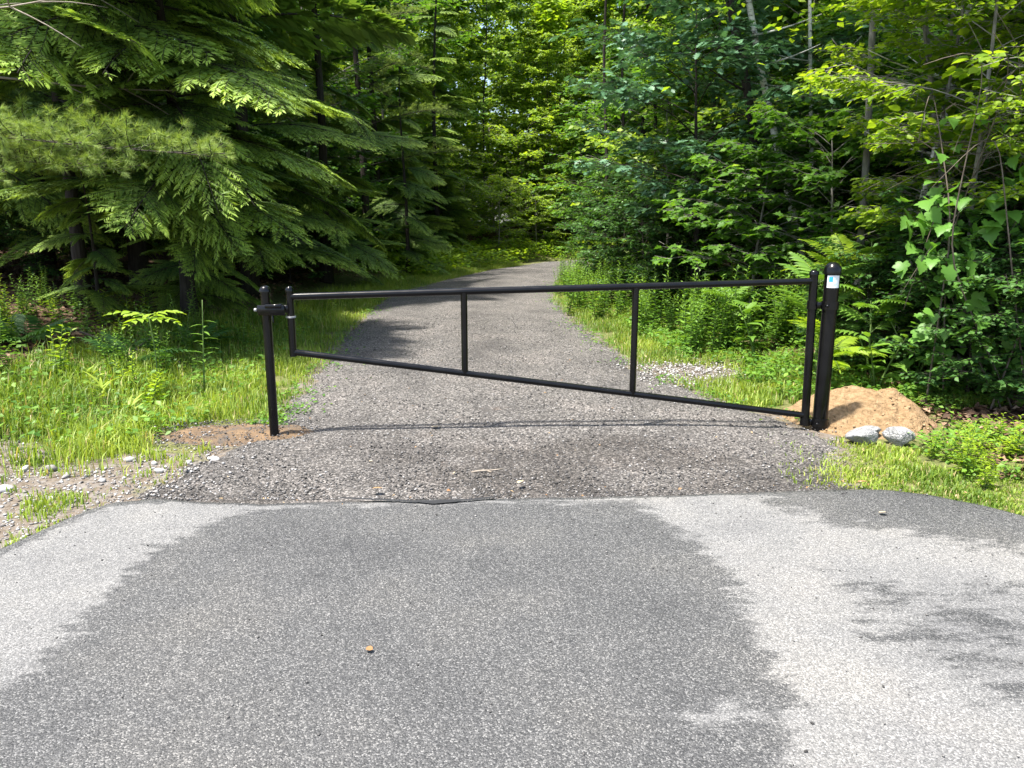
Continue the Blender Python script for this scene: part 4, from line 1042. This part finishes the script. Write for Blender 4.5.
for i, (x, y, s) in enumerate([(4.05, 6.6, .62), (4.6, 6.2, .7), (4.35, 7.2, .8), (5.2, 6.9, .85), (4.7, 7.8, .95), (5.5, 7.9, 1.1), (3.75, 7.9, .6)]):
    place_tree('shrub', 'low dark bush at the right edge behind the dead leaves', 'shrub', DS[i % 2], x, y, i * 2.2 + .5, s, 'low bushes at the right edge')
# left understory in the shade
for i, (x, y, s, lab) in enumerate([(-5.9, 22.5, 1.5, 'leafy maple filling the gap behind the left road edge hemlock'), (-6.6, 27.5, 1.8, 'leafy maple deep behind the small hemlock sapling on the left'), (-5.4, 34.0, 1.9, 'leafy maple left of the bend behind the dark hemlocks')]):
    place_tree('maple_tree', lab, 'tree', MS[i % 2], x, y, i * 1.4, s)
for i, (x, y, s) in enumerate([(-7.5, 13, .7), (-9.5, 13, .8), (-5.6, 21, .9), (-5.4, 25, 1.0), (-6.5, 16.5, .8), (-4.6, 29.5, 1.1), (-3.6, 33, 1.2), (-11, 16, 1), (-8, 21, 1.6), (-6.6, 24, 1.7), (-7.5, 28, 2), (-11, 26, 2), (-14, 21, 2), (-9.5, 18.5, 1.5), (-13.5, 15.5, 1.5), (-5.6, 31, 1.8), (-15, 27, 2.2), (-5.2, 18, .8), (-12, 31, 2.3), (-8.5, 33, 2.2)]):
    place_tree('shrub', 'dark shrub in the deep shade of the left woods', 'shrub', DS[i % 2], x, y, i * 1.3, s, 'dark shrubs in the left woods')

# sapling with bright leaves at the upper right
SAP = broadleaf('sapling', 5.4, .035, 250, T_ovate(.3, .1), 'bright', 'greybark', .085, .28, 1.35, 28, 8, 4, 7, (-.5, -.3), .4, 99, .25, 'shrub')
place_tree('sapling_tree', 'sapling with sunlit yellow green leaves filling the upper right corner', 'tree', SAP, 4.35, 7.3, .3, .9)
SAP2 = broadleaf('sapling', 5.0, .035, 251, T_ovate(.34, .1), 'bright', 'greybark', .10, .30, 1.2, 26, 8, 4, 6, (-.2, -.2), .4, 99, .25, 'shrub')
place_tree('sapling_tree', 'taller leafy sapling at the right edge behind the bright one', 'tree', SAP2, 5.2, 7.6, 2.3, 1.0)

for i, (x, y, s, k, lab) in enumerate([(4.3, 8.3, .9, 0, 'slender bright sapling nearest the hinge post, with leaves reaching left'), (5.6, 6.7, .95, 1, 'leafy bright sapling cut by the right edge of the picture'), (4.75, 6.9, 1.15, 1, 'leafy sapling overhanging the grape vine thicket at the upper right'), (5.0, 8.9, 1.0, 0, 'bright sapling rising behind the birch stems at the right')]):
    place_tree('sapling_tree', lab, 'tree', (SAP, SAP2)[k], x, y, 1.1 + i * 1.7, s)
# grape vine thicket: dead tangle of canes and big leaves
vine = thing('grape_vine', 'wild grape vine with large lobed leaves draping the bushes at the right edge', 'vine', (3.85, 6.5, gz1(3.85, 6.5)))
rs = np.random.RandomState(33); g = Geo()
canes = []
for k in range(9):
    a = V3(rs.uniform(-.3, .9), rs.uniform(-.3, .6), 0); top = V3(rs.uniform(-.5, .9), rs.uniform(-.4, .4), rs.uniform(1.4, 3.0))
    e = top + V3(rs.uniform(-.6, .3), rs.uniform(-.4, .1), rs.uniform(-1.2, .2))
    c = curve([a, (a + top) / 2 + rs.normal(0, .2, 3), top, e], 22); canes.append(c)
    g.add(*tube(c, np.linspace(.009, .003, 22), 5))
for k in range(70):
    a = V3(rs.uniform(.1, 1.3), rs.uniform(.1, .8), rs.uniform(1.7, 2.7)); d = rs.normal(0, .28, 3)
    g.add(*tube(curve([a, a + d + V3(0, 0, .1), a + 1.7 * d + rs.normal(0, .12, 3)], 7), np.linspace(.005, .002, 7), 4))
new_obj('canes', g.mesh('canes', M['canes'], True), vine)
def leaf_mesh(name, tmpl, mat):
    L = Leaves(); L.add((0, 0, 0), (1, 0, 0), (0, 0, 1), 1, .5); g = Geo(); L.bake(g, tmpl); return g.mesh(name, M[mat], True)
GL = leaf_mesh('leaf', T_grape, 'vine'); HL = leaf_mesh('leaf', T_heart, 'vine')
for k in range(290):
    z = rs.uniform(.25, 1.8) if rs.rand() < .9 else rs.uniform(1.7, 2.5)
    x = rs.uniform(-.42, .75); y = -.4 + .25 * abs(x) + rs.uniform(0, .6) + .12 * z
    if z < .6: x += .3; y += .25
    az = rad(-100) + rs.normal(0, .8)
    q = Matrix.Rotation(az, 4, 'Z') @ Matrix.Rotation(rs.normal(.4, .4), 4, 'Y') @ Matrix.Rotation(rs.normal(0, .5), 4, 'X')
    s = rs.uniform(.07, .17)
    o = new_obj('leaf', GL if rs.rand() < .9 else HL, vine, (x, y, z), q.to_euler(), (s, s * rs.uniform(.85, 1.1), s))

# pokeweed-like plants with large single leaves
PL = leaf_mesh('leaf', T_ovate(.23, .22), 'weed')
def big_leaf_plant(label, x, y, H, n, ls, seed, spread=.25):
    rs = np.random.RandomState(seed); t = thing('broadleaf_plant', label, 'plant', (x, y, gz1(x, y)))
    for st in range(3):
        a = rs.rand() * 6.28; tip = V3(math.cos(a) * spread * rs.uniform(.5, 1.1), math.sin(a) * spread * rs.uniform(.5, 1.1), H * rs.uniform(.75, 1.0))
        c = curve([(0, 0, -.03), tip * V3(.4, .4, .5), tip], 9); g = Geo(); g.add(*tube(c, np.linspace(.011, .005, 9), 6)); new_obj('stem', g.mesh('stem', M['stem'], True), t)
        for k in range(n):
            f = .3 + .7 * (k + .5) / n; p = np.array([np.interp(f, np.linspace(0, 1, 9), c[:, j]) for j in range(3)])
            az = k * 2.4 + rs.normal(0, .3); s = ls * (1.1 - .45 * f) * rs.uniform(.8, 1.15)
            q = Matrix.Rotation(az, 4, 'Z') @ Matrix.Rotation(.25 - .75 * f + rs.normal(0, .15), 4, 'Y') @ Matrix.Rotation(rs.normal(0, .25), 4, 'X')
            new_obj('leaf', PL, t, tuple(p), q.to_euler(), s)
    return t
big_leaf_plant('bushy broad leaved weed in the right verge behind the gate', 2.85, 8.75, .75, 10, .24, 301)
big_leaf_plant('broad leaved weed with pointed leaves right of the sand pile', 3.45, 7.05, .62, 8, .25, 302, .3)
big_leaf_plant('small broad leaved weed at the foot of the bushes behind the sand pile', 3.1, 7.6, .5, 7, .2, 303)
big_leaf_plant('broad leaved weed beside the vine thicket at the right', 3.9, 7.2, .8, 9, .22, 304, .3)

# pinnate fronds: sumac / fern-like plants behind the hinge post
def frond_mesh(name, n, mat, seed, lw=.2):
    rs = np.random.RandomState(seed); g = Geo(); lv = Leaves(); S = np.linspace(0, 1, 12)
    ax = np.stack([S, 0 * S, .18 * S - .42 * S * S], -1); g.add(*tube(ax, .009 * (1 - .7 * S), 5), .5, 1)
    for k in range(n):
        s = .16 + .84 * (k + .5) / n; p = np.array([np.interp(s, S, ax[:, j]) for j in range(3)])
        for sd in (1, -1):
            l = .34 * math.sin(PI * (.12 + .85 * s)) ** .7 * rs.uniform(.9, 1.1)
            a = sd * rad(68 - 25 * s); lv.add(p, (math.cos(a), math.sin(a), -.22), (rs.normal(0, .15), rs.normal(0, .15), 1), l, .5 + .15 * rs.randn())
    lv.add(ax[-1], (1, 0, -.5), (0, 0, 1), .16, .6)
    V, F = T_ovate(lw * .62, .12); lv.bake(g, (V, F)); return g.mesh(name, [M[mat], M['stem']])
FR = [frond_mesh('frond', 11, 'weed', 310), frond_mesh('frond', 13, 'bright', 311), frond_mesh('frond', 10, 'dark', 312)]
def frond_plant(name, label, x, y, n, s, k, H, seed, el=(-.9, -.2), group=None):
    rs = np.random.RandomState(seed); t = thing(name, label, 'plant', (x, y, gz1(x, y)), 0, group)
    if H > .15:
        g = Geo(); g.add(*tube([(0, 0, -.03), (.02, 0, H * .5), (0, .02, H)], [.012, .01, .008], 6)); new_obj('stem', g.mesh('stem', M['stem'], True), t)
    for i in range(n):
        new_obj('frond', FR[k], t, (0, 0, H * (.55 + .45 * rs.rand()) if H > .15 else H), (rs.normal(0, .15), rs.uniform(*el), i * 2.4 + rs.normal(0, .2)), s * rs.uniform(.75, 1.15))
    return t
frond_plant('sumac_plant', 'bright sumac with feathered fronds just right of the hinge post', 3.15, 7.9, 12, .55, 0, 1.0, 321)
frond_plant('sumac_plant', 'sumac with arching feathered fronds behind the hinge post', 3.7, 8.5, 12, .62, 1, 1.15, 322)
frond_plant('sumac_plant', 'taller sumac between the hinge post and the maple leaved shrubs', 4.2, 9.0, 12, .6, 0, 1.3, 323)
frond_plant('sumac_plant', 'low bright sumac seedling close behind the sand pile', 3.05, 7.15, 10, .42, 1, .55, 341)
frond_plant('sumac_plant', 'leafy sumac between the sand pile and the vine leaves', 3.55, 7.5, 12, .5, 0, .8, 342)
frond_plant('sumac_plant', 'bright sumac with spreading fronds left of the hinge post in the verge', 2.75, 9.6, 11, .5, 0, .7, 343)
frond_plant('fern', 'dark green fern clump on the shaded left bank near the left edge', -5.3, 8.2, 11, .62, 2, .02, 325, (-.75, -.35))
frond_plant('fern', 'dark fern clump behind the lime sapling on the left bank', -4.0, 8.0, 10, .55, 2, .02, 326, (-.8, -.3))
frond_plant('fern', 'dark fern at the base of the overhanging hemlock', -3.9, 9.4, 9, .5, 2, .02, 327, (-.8, -.3))

# lime-leaved sapling lit by the sun on the left
t = thing('ash_sapling', 'small sapling with glowing lime yellow leaflets on the left bank', 'sapling', (-3.3, 6.9, gz1(-3.3, 6.9)))
g = Geo(); g.add(*tube(curve([(0, 0, -.03), (.03, 0, .42), (.0, -.02, .80)], 8), np.linspace(.008, .005, 8), 6)); new_obj('stem', g.mesh('stem', M['stem'], True), t)
LF = frond_mesh('frond', 4, 'lime', 330, .42)
for i, a in enumerate((-20, 55, 150, 200, 260, 310)):
    new_obj('frond', LF, t, (0, -.02, .76 + .03 * (i % 2)), (0, -.15 - .05 * i % .2, rad(a)), .32)

# tall single weed with lance leaves and flower head
t = thing('tall_weed', 'tall single weed stalk with narrow leaves, left of the latch post', 'weed', (-2.95, 7.1, gz1(-2.95, 7.1)))
g = Geo(); c = curve([(0, 0, -.03), (.03, 0, .45), (.06, 0, .95)], 10); g.add(*tube(c, np.linspace(.009, .004, 10), 6)); new_obj('stem', g.mesh('stem', M['stem'], True), t)
LL = leaf_mesh('leaf', T_lance, 'weed')
rs = np.random.RandomState(41)
for k in range(22):
    f = .08 + .75 * k / 22; new_obj('leaf', LL, t, tuple(np.array([np.interp(f, np.linspace(0, 1, 10), c[:, j]) for j in range(3)])), (0, -.5 + .5 * rs.rand(), k * 2.4), .22 * (1.15 - .7 * f))
# ------------------------------------------------------------------ weeds, copied
def weed_mesh(name, H, seed, mat='weed', nl=34, ll=.11):
    rs = np.random.RandomState(seed); g = Geo(); lv = Leaves()
    for st in range(3):
        tip = V3(rs.normal(0, .10), rs.normal(0, .10), H * rs.uniform(.7, 1.0)); c = curve([(rs.normal(0, .03), rs.normal(0, .03), -.03), tip * V3(.4, .4, .5), tip], 7)
        g.add(*tube(c, np.linspace(.005, .002, 7), 4, False), .4, 1)
        f = np.linspace(.12, 1, nl); p = np.stack([np.interp(f, np.linspace(0, 1, 7), c[:, j]) for j in range(3)], -1)
        a = np.arange(nl) * 2.4 + rs.rand() * 6; el = .15 + .6 * f + rs.normal(0, .15, nl)
        d = np.stack([np.cos(a) * np.cos(el), np.sin(a) * np.cos(el), np.sin(el) - .25], -1)
        lv.add(p, d, np.stack([rs.normal(0, .25, nl), rs.normal(0, .25, nl), np.ones(nl)], -1), ll * (1.15 - .75 * f) * rs.uniform(.8, 1.2, nl), np.clip(.2 + .5 * f + .12 * rs.randn(nl), 0, 1))
    lv.bake(g, T_kite(.17)); return g.mesh(name, [M[mat], M['stem']])
WD = [weed_mesh('weed', H, 400 + i) for i, H in enumerate((.85, .75, .95, .65))]
WB = [weed_mesh('weed', H, 410 + i, 'bright', 22, .13) for i, H in enumerate((.5, .42, .6))]
def scatter(n, fx, fy, seed, mind):
    rs = np.random.RandomState(seed); out = []
    tries = 0
    while len(out) < n and tries < n * 60:
        tries += 1
        x, y = fx(rs), fy(rs)
        if callable(mind) and not mind(x, y): continue
        out.append((x, y, rs.rand(), rs.rand()))
    return out
def right_weed(x, y): return x > road_r(y) + .75 - .55 * smooth01((y - 10) / 4) + .25 * math.sin(y * 1.7) and x < road_r(y) + 2.6
for k, (x, y, a, b) in enumerate(scatter(165, lambda r: r.uniform(.9, 4.2), lambda r: 9.3 + 15 * r.rand() ** 1.5, 51, right_weed)):
    if y < 10 and x < 2.2: continue
    o = new_obj('weed', WD[k % 4], None, (x, y, gz1(x, y)), (0, 0, a * 6.28), .85 + .5 * b)
    tag(o, 'leafy upright weed in the dense green patch along the right road edge', 'weed', 'weeds in the right verge')
def left_weed(x, y): return x < road_l(y) - 1.35 + .3 * math.sin(y * 2.1) and x > road_l(y) - 4.6 and fbm(x * .9, y * .9, 17) > .36
for k, (x, y, a, b) in enumerate(scatter(85, lambda r: r.uniform(-7, -2.8), lambda r: 4.9 + 6.5 * r.rand() ** 1.1, 52, left_weed)):
    o = new_obj('weed', (WD + WB)[k % 7], None, (x, y, gz1(x, y)), (0, 0, a * 6.28), (.5 + .55 * b))
    tag(o, 'leafy green weed in the patch on the left verge', 'weed', 'weeds on the left verge')
for k, (x, y, a, b) in enumerate(scatter(28, lambda r: r.uniform(-4, -2.3), lambda r: 9 + 18 * r.rand(), 53, lambda x, y: road_l(y) - 1.6 < x < road_l(y) - .5)):
    o = new_obj('weed', WB[k % 3], None, (x, y, gz1(x, y)), (0, 0, a * 6.28), .5 + .3 * b)
    tag(o, 'low weed in the grass strip under the hemlocks along the left road edge', 'weed', 'weeds along the left road edge')
for k, (x, y, a, b) in enumerate(scatter(22, lambda r: r.uniform(2.75, 3.7), lambda r: 4.5 + 1.3 * r.rand(), 54, lambda x, y: y > asph_y(x) + .25 and math.hypot(x - 2.8, y - 6.1) > .7)):
    o = new_obj('weed', WB[k % 3], None, (x, y, gz1(x, y)), (0, 0, a * 6.28), .35 + .25 * b)
    tag(o, 'small weed in the grass strip in front of the sand pile', 'weed', 'weeds by the right pavement edge')
# reed-like plants near the left edge
def reed_mesh(name, seed):
    rs = np.random.RandomState(seed); g = Geo(); lv = Leaves()
    for k in range(14):
        a = rs.rand() * 6.28; lv.add((rs.normal(0, .04), rs.normal(0, .04), .05 + .25 * rs.rand()), (math.cos(a), math.sin(a), rs.uniform(.4, 1.6)), (rs.normal(0, .4), rs.normal(0, .4), 1), rs.uniform(.2, .34), .4 + .6 * rs.rand())
    g.add(*tube([(0, 0, -.02), (0, 0, .3)], .004, 4, False), .5, 1)
    V, F = T_lance; lv.bake(g, (V * V3(1, 1.0, 1), F)); return g.mesh(name, [M['grass'], M['stem']])
RM = [reed_mesh('reed', 430), reed_mesh('reed', 431)]
for k, (x, y, lab) in enumerate([(-3.55, 6.4, 'bladed reed like plant with long pale green leaves left of the grit'), (-3.85, 6.75, 'bladed reed like plant with arching leaves, second from the left edge'), (-3.2, 6.2, 'short bladed plant with pale tips at the front of the left weeds')]):
    tag(new_obj('reed_plant', RM[k % 2], None, (x, y, gz1(x, y)), (0, 0, k * 2), .62 - .08 * k), lab, 'plant')

# ------------------------------------------------------------------ grass and ground cover (stuff)
def grass(name, x, y, h, label, seed, zmin=0.0):
    rs = np.random.RandomState(seed); n = len(x); z = gz(x, y) + zmin
    a = rs.rand(n) * 2 * PI; b = np.stack([np.cos(a), np.sin(a)], -1); lean = rs.uniform(.1, .8, n)[:, None] * h[:, None]
    wv = np.stack([-b[:, 1], b[:, 0]], -1) * (.0022 + .0028 * rs.rand(n))[:, None]
    p0 = np.stack([x, y], -1)
    m1 = p0 + b * lean * .3; tp = p0 + b * lean
    def P3(q, zz): return np.concatenate([q, zz[:, None]], -1)
    V = np.stack([P3(p0 - wv, z - .01), P3(p0 + wv, z - .01), P3(m1 - wv * .9, z + h * .6), P3(m1 + wv * .9, z + h * .6), P3(tp, z + h * (1 - .35 * lean[:, 0] / np.maximum(h, 1e-4)))], 1)
    F = np.array([(0, 1, 3), (0, 3, 2), (2, 3, 4)])
    t = np.clip(.38 + .5 * (fbm(x * 1.5, y * 1.5, 88) - .5) * 2 + .17 * rs.randn(n), 0, .85); t = np.where(rs.rand(n) < .05, 1.3, t)
    g = Geo(); g.add(V.reshape(-1, 3), (F[None] + (np.arange(n) * 5)[:, None, None]).reshape(-1, 3), np.repeat(t, 5))
    return tag(new_obj(name, g.mesh(name, M['grass'])), label, 'grass', None, 'stuff')
rs = np.random.RandomState(60)
n = 95000
y = 4.7 + 26 * rs.rand(n) ** 2.2; w_ = 2.5 - 1.3 * smooth01((y - 9) / 5); x = road_l(y) + .12 - (w_ + .25) * rs.rand(n) ** 1.15 - .1 * rs.rand(n)
dens = fbm(x * 1.6, y * 1.6, 15)
k = (dens > .30) & ~((y < 5.3 - .1 * (x + 2.1) + 1.1 * (fbm(x * 2, y * 2, 66) - .5) + .08 * rs.randn(n)) & (rs.rand(n) > .025)) & (np.hypot((x + 2.12) / .8, (y - 5.72) / .38) > 1 - .1 * rs.randn(n)) & (rs.rand(n) < smooth01((road_l(y) + .12 - x) / .45 + .1))
x, y = x[k], y[k]
h = (.04 + .20 * rs.rand(len(x)) ** 1.3 * (.5 + dens[k])) * (1 + .03 * np.maximum(0, y - 8)) * (.45 + .55 * smooth01((road_l(y) - x) / .8))
grass('grass', x, y, h, 'sunlit grass of the left verge beside the gravel road', 61)
n = 80000
y = 6.4 + 25 * rs.rand(n) ** 2.0; w_ = 2.2 - .9 * smooth01((y - 9) / 4); x = road_r(y) - .15 + w_ * rs.rand(n) ** 1.1
dens = fbm(x * 1.6 + 40, y * 1.6, 16)
bare_ = np.hypot((x - 1.9) / .62, (y - 8.2) / .5)
k = (dens > .33) & (bare_ > 1 - .2 * rs.randn(n)) & (np.hypot((x - 2.8) / .75, (y - 6.12) / .65) > 1) & (rs.rand(n) < smooth01((x - road_r(y) + .15) / .7 + .05))
x, y = x[k], y[k]
h = (.03 + .10 * rs.rand(len(x)) ** 1.4) * (1 + .03 * np.maximum(0, y - 8))
grass('grass', x, y, h, 'bright grass of the right verge behind the gate', 62)
n = 26000
x = rs.uniform(1.75, 4.4, n); y = asph_y(x) + .02 + 1.5 * rs.rand(n) ** 1.2
dens = fbm(x * 2, y * 2, 18)
k = (dens > .34) & (y < 5.9 - .1 * x + .2 * rs.randn(n)) & (np.hypot((x - 2.8) / .78, (y - 6.12) / .62) > 1) & (x > 2.0 + .35 * (y - 4.4) + .22 * rs.randn(n)) & (np.hypot((x - 2.63) / .14, (y - 5.5) / .1) > 1) & (np.hypot((x - 2.86) / .14, (y - 5.46) / .1) > 1)
x, y = x[k], y[k]
grass('grass', x, y, .012 + .065 * rs.rand(len(x)) * smooth01((fbm(x * 3, y * 3, 5) - .25) * 2), 'short bright grass between the pavement and the sand pile', 63)
n = 16000
x = rs.uniform(-4, -2.2, n); y = rs.uniform(3.3, 5.3, n); k = (y > asph_y(x) + .02) & (fbm(x * 2.6, y * 2.6, 19) + .06 * rs.randn(n) > .56); x, y = x[k], y[k]
grass('grass', x, y, .02 + .05 * rs.rand(len(x)), 'sparse grass tufts among the white grit on the left shoulder', 64)

def cover(name, x, y, size, mat, label, seed, hgt=.10):
    rs = np.random.RandomState(seed); n = len(x); lv = Leaves(); a = rs.rand(n) * 2 * PI
    lv.add(np.stack([x, y, gz(x, y) + hgt * rs.rand(n) + .01], -1), np.stack([np.cos(a), np.sin(a), rs.normal(.1, .3, n)], -1), np.stack([rs.normal(0, .35, n), rs.normal(0, .35, n), np.ones(n)], -1), size, np.clip(.4 + .25 * rs.randn(n), 0, 1))
    g = Geo(); lv.bake(g, T_kite(.33)); return tag(new_obj(name, g.mesh(name, M[mat])), label, 'ground cover', None, 'stuff')
n = 13000
y = 5.2 + 8 * rs.rand(n) ** 1.4; x = road_l(y) - .5 - 4.2 * rs.rand(n)
k = (fbm(x * 1.1, y * 1.1, 23) + .12 * rs.randn(n) > .50) & (y > 5.3 - .1 * (x + 2.1) + .22 * rs.randn(n)) & (rs.rand(n) < 1.1 - (road_l(y) - x) / 5.5)
x, y = x[k], y[k]; cover('ground_cover', x, y, .03 + .05 * rs.rand(len(x)), 'weed', 'low leafy ground cover over the left verge and bank', 24, .16)
n = 20000
y = 6.6 + 9 * rs.rand(n) ** 1.4; x = road_r(y) + .6 + 2.6 * rs.rand(n)
k = (fbm(x * 1.1, y * 1.1, 27) > .36) & (np.hypot((x - 1.9) / .7, (y - 8.2) / .6) > 1) & (np.hypot((x - 2.8) / .8, (y - 6.12) / .7) > 1)
x, y = x[k], y[k]; cover('ground_cover', x, y, .03 + .05 * rs.rand(len(x)), 'weed', 'low leafy ground cover under the weeds of the right verge', 28, .16)
n = 7000
y = 4.6 + 2.2 * rs.rand(n); x = 2.9 + 1.6 * rs.rand(n)
k = (fbm(x * 1.8, y * 1.8, 29) > .47) & (y > asph_y(x) + .2) & (np.hypot((x - 2.8) / .8, (y - 6.12) / .68) > 1)
x, y = x[k], y[k]; cover('ground_cover', x, y, .02 + .035 * rs.rand(len(x)), 'weed', 'low dark green ground cover in front of the dead leaves on the right', 30, .12)

n = 5200
y = 5.9 + 16 * rs.rand(n) ** 1.8; sd = rs.rand(n) < .5; off = np.abs(rs.normal(0, .22, n)) - .12
x = np.where(sd, road_l(y) + off, road_r(y) - off)
k = (fbm(x * 2.5, y * 2.5, 31) > .45); x, y = x[k], y[k]
cover('ground_cover', x, y, .02 + .03 * rs.rand(len(x)), 'weed', 'low weeds creeping over both edges of the gravel road', 32, .06)
n = 700
x = rs.uniform(-2.6, 2.9, n); y = asph_y(x) - .03 - 2.4 * rs.rand(n) ** 2.4
k = y > 1.6; x, y = x[k], y[k]; sz = .0025 + .0045 * rs.rand(len(x)) ** 2
stones('asphalt_crumbs', np.stack([x, y, 0 * x + .033], -1), sz, 'chips', 'loose dark crumbs and grit strewn over the asphalt', 'grit', 33)
x = np.concatenate([rs.normal(0, 1.6, 60), rs.uniform(-2.5, 2.7, 30)]); y = np.concatenate([rs.uniform(4.5, 9, 60), asph_y(x[60:]) + rs.normal(0, .06, 30)])
fallen_leaves('leaf_bits', x, y, 0 * x + .05, .012 + .02 * rs.rand(90), 'fallen', 'tiny tan and orange leaf bits scattered on gravel and pavement edge', 'leaf litter', 34)

n = 9000
y = rs.uniform(22, 40.5, n); x = road_l(y) - .4 - 3.2 * rs.rand(n); y = y + 1.2 * rs.rand(n) * (y > 31)
cover('ground_cover', x, y, .10 + .10 * rs.rand(n), 'bright', 'leafy growth along the outer edge of the road bend', 36, .6)

# ------------------------------------------------------------------ the far woods, each a mass nobody could count
def woods(name, label, seed, xr, yr, ok, nclump, per, leaf, mat, hmax):
    rs = np.random.RandomState(seed); lv = Leaves(); c = []
    while len(c) < nclump:
        x, y = rs.uniform(*xr), rs.uniform(*yr)
        if ok(x, y): c.append((x, y, gz1(x, y) + hmax * rs.rand() ** 1.1))
    c = np.repeat(np.array(c), per, 0); n = len(c)
    p = c + rs.normal(0, 1, (n, 3)) * V3(.75, .75, .38)
    p[:, 2] = np.maximum(p[:, 2], gz(p[:, 0], p[:, 1]) + .1)
    a = rs.rand(n) * 2 * PI
    ct = np.repeat(rs.rand(nclump), per)
    lv.add(p, np.stack([np.cos(a), np.sin(a), rs.normal(-.15, .3, n)], -1), np.stack([rs.normal(-.2, .7, n), rs.normal(-.6, .7, n), np.ones(n)], -1), leaf * rs.uniform(.6, 1.3, n), np.clip(.25 + .5 * ct + .15 * rs.randn(n), 0, 1))
    g = Geo(); lv.bake(g, T_kite(.38)); tag(new_obj(name, g.mesh(name, M[mat])), label, 'woods', None, 'stuff')
woods('far_woods', 'green mass of woods far behind the bend of the road', 90, (-45, 45), (48, 66), lambda x, y: True, 3000, 60, .46, 'far', 17)
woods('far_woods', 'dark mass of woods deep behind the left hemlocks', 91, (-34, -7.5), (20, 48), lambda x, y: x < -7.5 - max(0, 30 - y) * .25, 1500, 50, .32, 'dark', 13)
woods('far_woods', 'green mass of woods deep behind the right trees', 92, (9, 36), (12, 46), lambda x, y: x > 9.5 + max(0, y - 30) * .3, 1500, 50, .32, 'maple', 13)

# ------------------------------------------------------------------ labels: single out members of the small groups by their order from the left
ORD = ['leftmost', 'second from the left', 'third from the left', 'fourth from the left', 'fifth from the left', 'sixth from the left', 'seventh from the left', 'eighth from the left', 'ninth from the left', 'eighth from the right', 'seventh from the right', 'sixth from the right', 'fifth from the right', 'fourth from the right', 'third from the right', 'second from the right', 'rightmost']
def order_labels(group, text):
    obs = [o for o in COL.objects if o.get('group') == group and o.parent is None]
    obs.sort(key=lambda o: o.location.x / max(o.location.y, .1)); n = len(obs)
    for i, o in enumerate(obs):
        w_ = ORD[i] if i < (n + 1) // 2 else ORD[16 - (n - 1 - i)]
        o['label'] = text + ', ' + w_
for gname, text in [('bright trees beyond the bend', 'bright yellow green maple beyond the road bend'),
                    ('shrubs along the outer bend', 'leafy shrub on the outer side of the bend'),
                    ('maples in the right woods', 'tall green maple in the right woods'),
                    ('young maples in the right woods', 'young leafy maple under the tall right trees'),
                    ('dark shrubs in the right woods', 'dark small leaved shrub of the right woods'),
                    ('low bushes at the right edge', 'low dark bush behind the dead leaves'),
                    ('hemlocks deep in the left woods', 'shaded hemlock deep in the left woods'),
                    ('thin trunks above the oak', 'thin dark sapling trunk above the oak'),
                    ('larger cobbles on the left shoulder', 'fist sized pale cobble in the gritty shoulder'),
                    ('small cobbles on the left shoulder', 'small pale cobble among the white grit')]:
    order_labels(gname, text)
